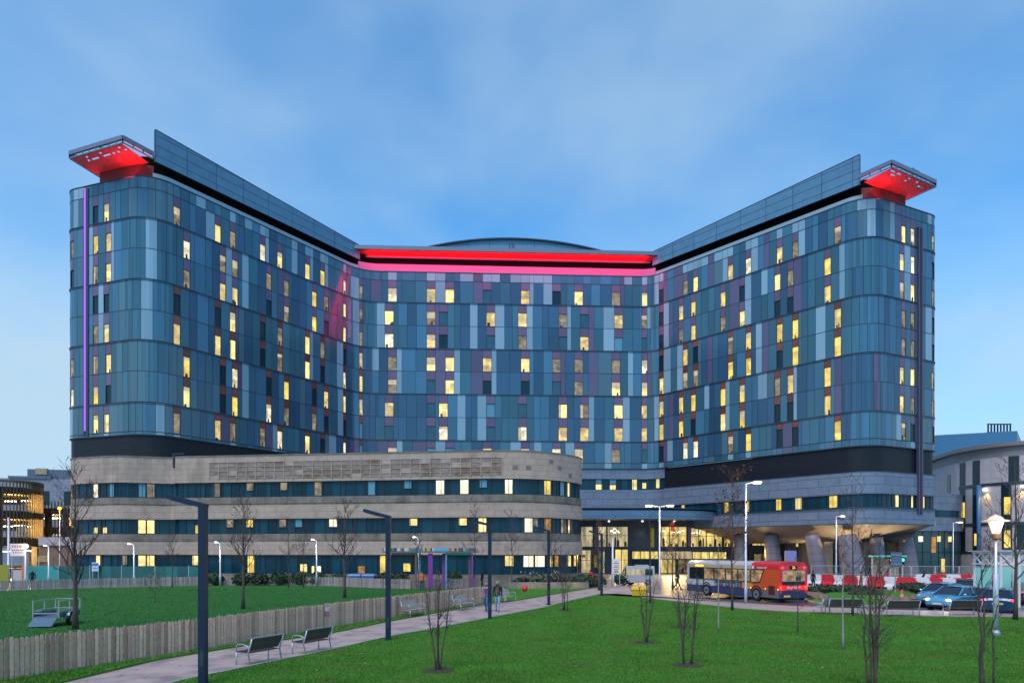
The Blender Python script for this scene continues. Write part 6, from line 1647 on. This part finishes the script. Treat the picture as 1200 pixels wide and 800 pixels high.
# traffic signals glowing at the works
x, y = XD(1040,86); s = thing('lit_kiosk','small green lit kiosk canopy behind the site fence','kiosk',(x,y,0)); b = MB(); b.box((0,0,3.0),(4.2,1.2,.18)); b.build('canopy', mat('kiosk_green', (.05,.4,.3), .4, emit=(.1,.8,.5), estr=.45), s); b = MB()
for xx in (-1.9,1.9): b.bar((xx,0,0),(xx,0,3),.12,.12)
b.build('post', M_galv, s); b = MB(); b.box((0,.5,1.4),(3.4,.08,2.6)); b.build('back_panel', mat('kiosk_glow', (.2,.16,.12), .5, emit=(1,.7,.4), estr=.10), s)
for px, D, zl, m, lab in ((1044,80,2.55,'sig_orange','traffic signal glowing orange above the works'),(1057.5,80,2.5,'sig_green','traffic signal glowing green above the works')):
    x, y = XD(px, D); s = thing('traffic_signal', lab, 'traffic light', (x,y,0), 0, 'temporary signals at the works'); b = MB(); b.tube([(0,.05,0),(0,.05,2.6)],.05,6); b.build('pole', M_galv, s); b = MB(); b.box((0,0,2.5),(.34,.2,.9)); b.build('signal_head', M_black_rub, s); b = MB(); c = (1,.3,.05) if 'orange' in m else (.05,1,.5); b.blob((0,-.12,zl+.1),(.17,.06,.17),n=10,j=0); b.build('signal_lens', mat(m, c, .4, emit=c, estr=3.5), s)

# ---------------------------------------------------------------- world, sun, camera
sc_ = bpy.context.scene
W = bpy.data.worlds.new('World'); sc_.world = W; W.use_nodes = True
nt = W.node_tree; N = nt.nodes; L = nt.links; N.clear()
out = N.new('ShaderNodeOutputWorld'); bg = N.new('ShaderNodeBackground'); L.new(bg.outputs[0], out.inputs[0])
SUN_EL, SUN_AZ = R(54), R(205)      # veiled, high behind the viewer: no hard shadow anywhere
sky = N.new('ShaderNodeTexSky'); sky.sky_type = 'NISHITA'; sky.sun_disc = False; sky.sun_elevation = SUN_EL; sky.sun_rotation = SUN_AZ
sky.ozone_density = 6.0; sky.dust_density = .3; sky.air_density = 1.2
tint = N.new('ShaderNodeVectorMath'); tint.operation = 'MULTIPLY'; tint.inputs[1].default_value = SKY_TINT = (.46, 1.0, 1.20)
L.new(sky.outputs[0], tint.inputs[0])
tc = N.new('ShaderNodeTexCoord'); sep = N.new('ShaderNodeSeparateXYZ'); L.new(tc.outputs['Generated'], sep.inputs[0])
def wn(scale, det, loc, sc3, rough=.55, dist=0.):
    mp = N.new('ShaderNodeMapping'); mp.inputs['Location'].default_value = loc; mp.inputs['Scale'].default_value = sc3; L.new(tc.outputs['Generated'], mp.inputs[0])
    n = N.new('ShaderNodeTexNoise'); n.inputs['Scale'].default_value = scale; n.inputs['Detail'].default_value = det; n.inputs['Roughness'].default_value = rough; n.inputs['Distortion'].default_value = dist
    L.new(mp.outputs[0], n.inputs[0]); return n.outputs['Fac']
def mrange(src, a, b, c, d):
    m = N.new('ShaderNodeMapRange'); m.interpolation_type = 'SMOOTHSTEP'
    for i, q in enumerate((a, b, c, d)): m.inputs[i+1].default_value = q
    L.new(src, m.inputs[0]); return m.outputs[0]
def mth(op, a, b):
    m = N.new('ShaderNodeMath'); m.operation = op
    for i, q in enumerate((a, b)):
        if isinstance(q, (int, float)): m.inputs[i].default_value = q
        else: L.new(q, m.inputs[i])
    return m.outputs[0]
cl = mrange(wn(1.7, 4, (.35,.6,.5), (1,1,1.7), .5, .15), .30, .74, .0, 1)
low = mrange(sep.outputs['Z'], .42, .05, 0, 1)
side = mth('ABSOLUTE', sep.outputs['X'], 0)
side = mrange(side, .12, .55, .45, 1.15)
cl2 = mrange(wn(4.2, 4, (.2,.9,.4), (1,1,2.0), .5, .1), .34, .68, -.05, .08)
cover = mth('ADD', mth('ADD', mth('MULTIPLY', cl, .55), cl2), mth('MULTIPLY', mth('MULTIPLY', low, side), mrange(wn(3.2, 6, (1.3,.4,.9), (1,1,3)), .3, .65, .55, 1.0)))
cover = mth('MAXIMUM', mth('MINIMUM', cover, .95), 0)
mixc = N.new('ShaderNodeMix'); mixc.data_type = 'RGBA'; L.new(cover, mixc.inputs['Factor']); L.new(tint.outputs[0], mixc.inputs['A'])
mixc.inputs['B'].default_value = (2.75, 3.8, 4.7, 1)
L.new(mixc.outputs['Result'], bg.inputs['Color'])
bg.inputs['Strength'].default_value = .14
sd = bpy.data.lights.new('sun', 'SUN'); sd.energy = 1.7; sd.angle = R(30); sd.color = (1,.80,.72)
so_ = bpy.data.objects.new('sun', sd); C.objects.link(so_)
sv = Vector((math.sin(SUN_AZ)*math.cos(SUN_EL), math.cos(SUN_AZ)*math.cos(SUN_EL), math.sin(SUN_EL)))
so_.rotation_euler = (-sv).to_track_quat('-Z','Y').to_euler()
cam = bpy.data.cameras.new('camera'); co = bpy.data.objects.new('camera', cam); C.objects.link(co)
cam.sensor_width = 36; cam.lens = 24; cam.shift_x = 0; cam.shift_y = (HOR-400)/1200; cam.clip_end = 3000
co.location = (0,0,CAM_H); co.rotation_euler = (R(90),0,0); sc_.camera = co
vs = sc_.view_settings; vs.view_transform = 'Standard'; vs.look = 'None'; vs.exposure = .42; vs.gamma = 1
try: sc_.cycles.use_light_tree = True
except Exception: pass
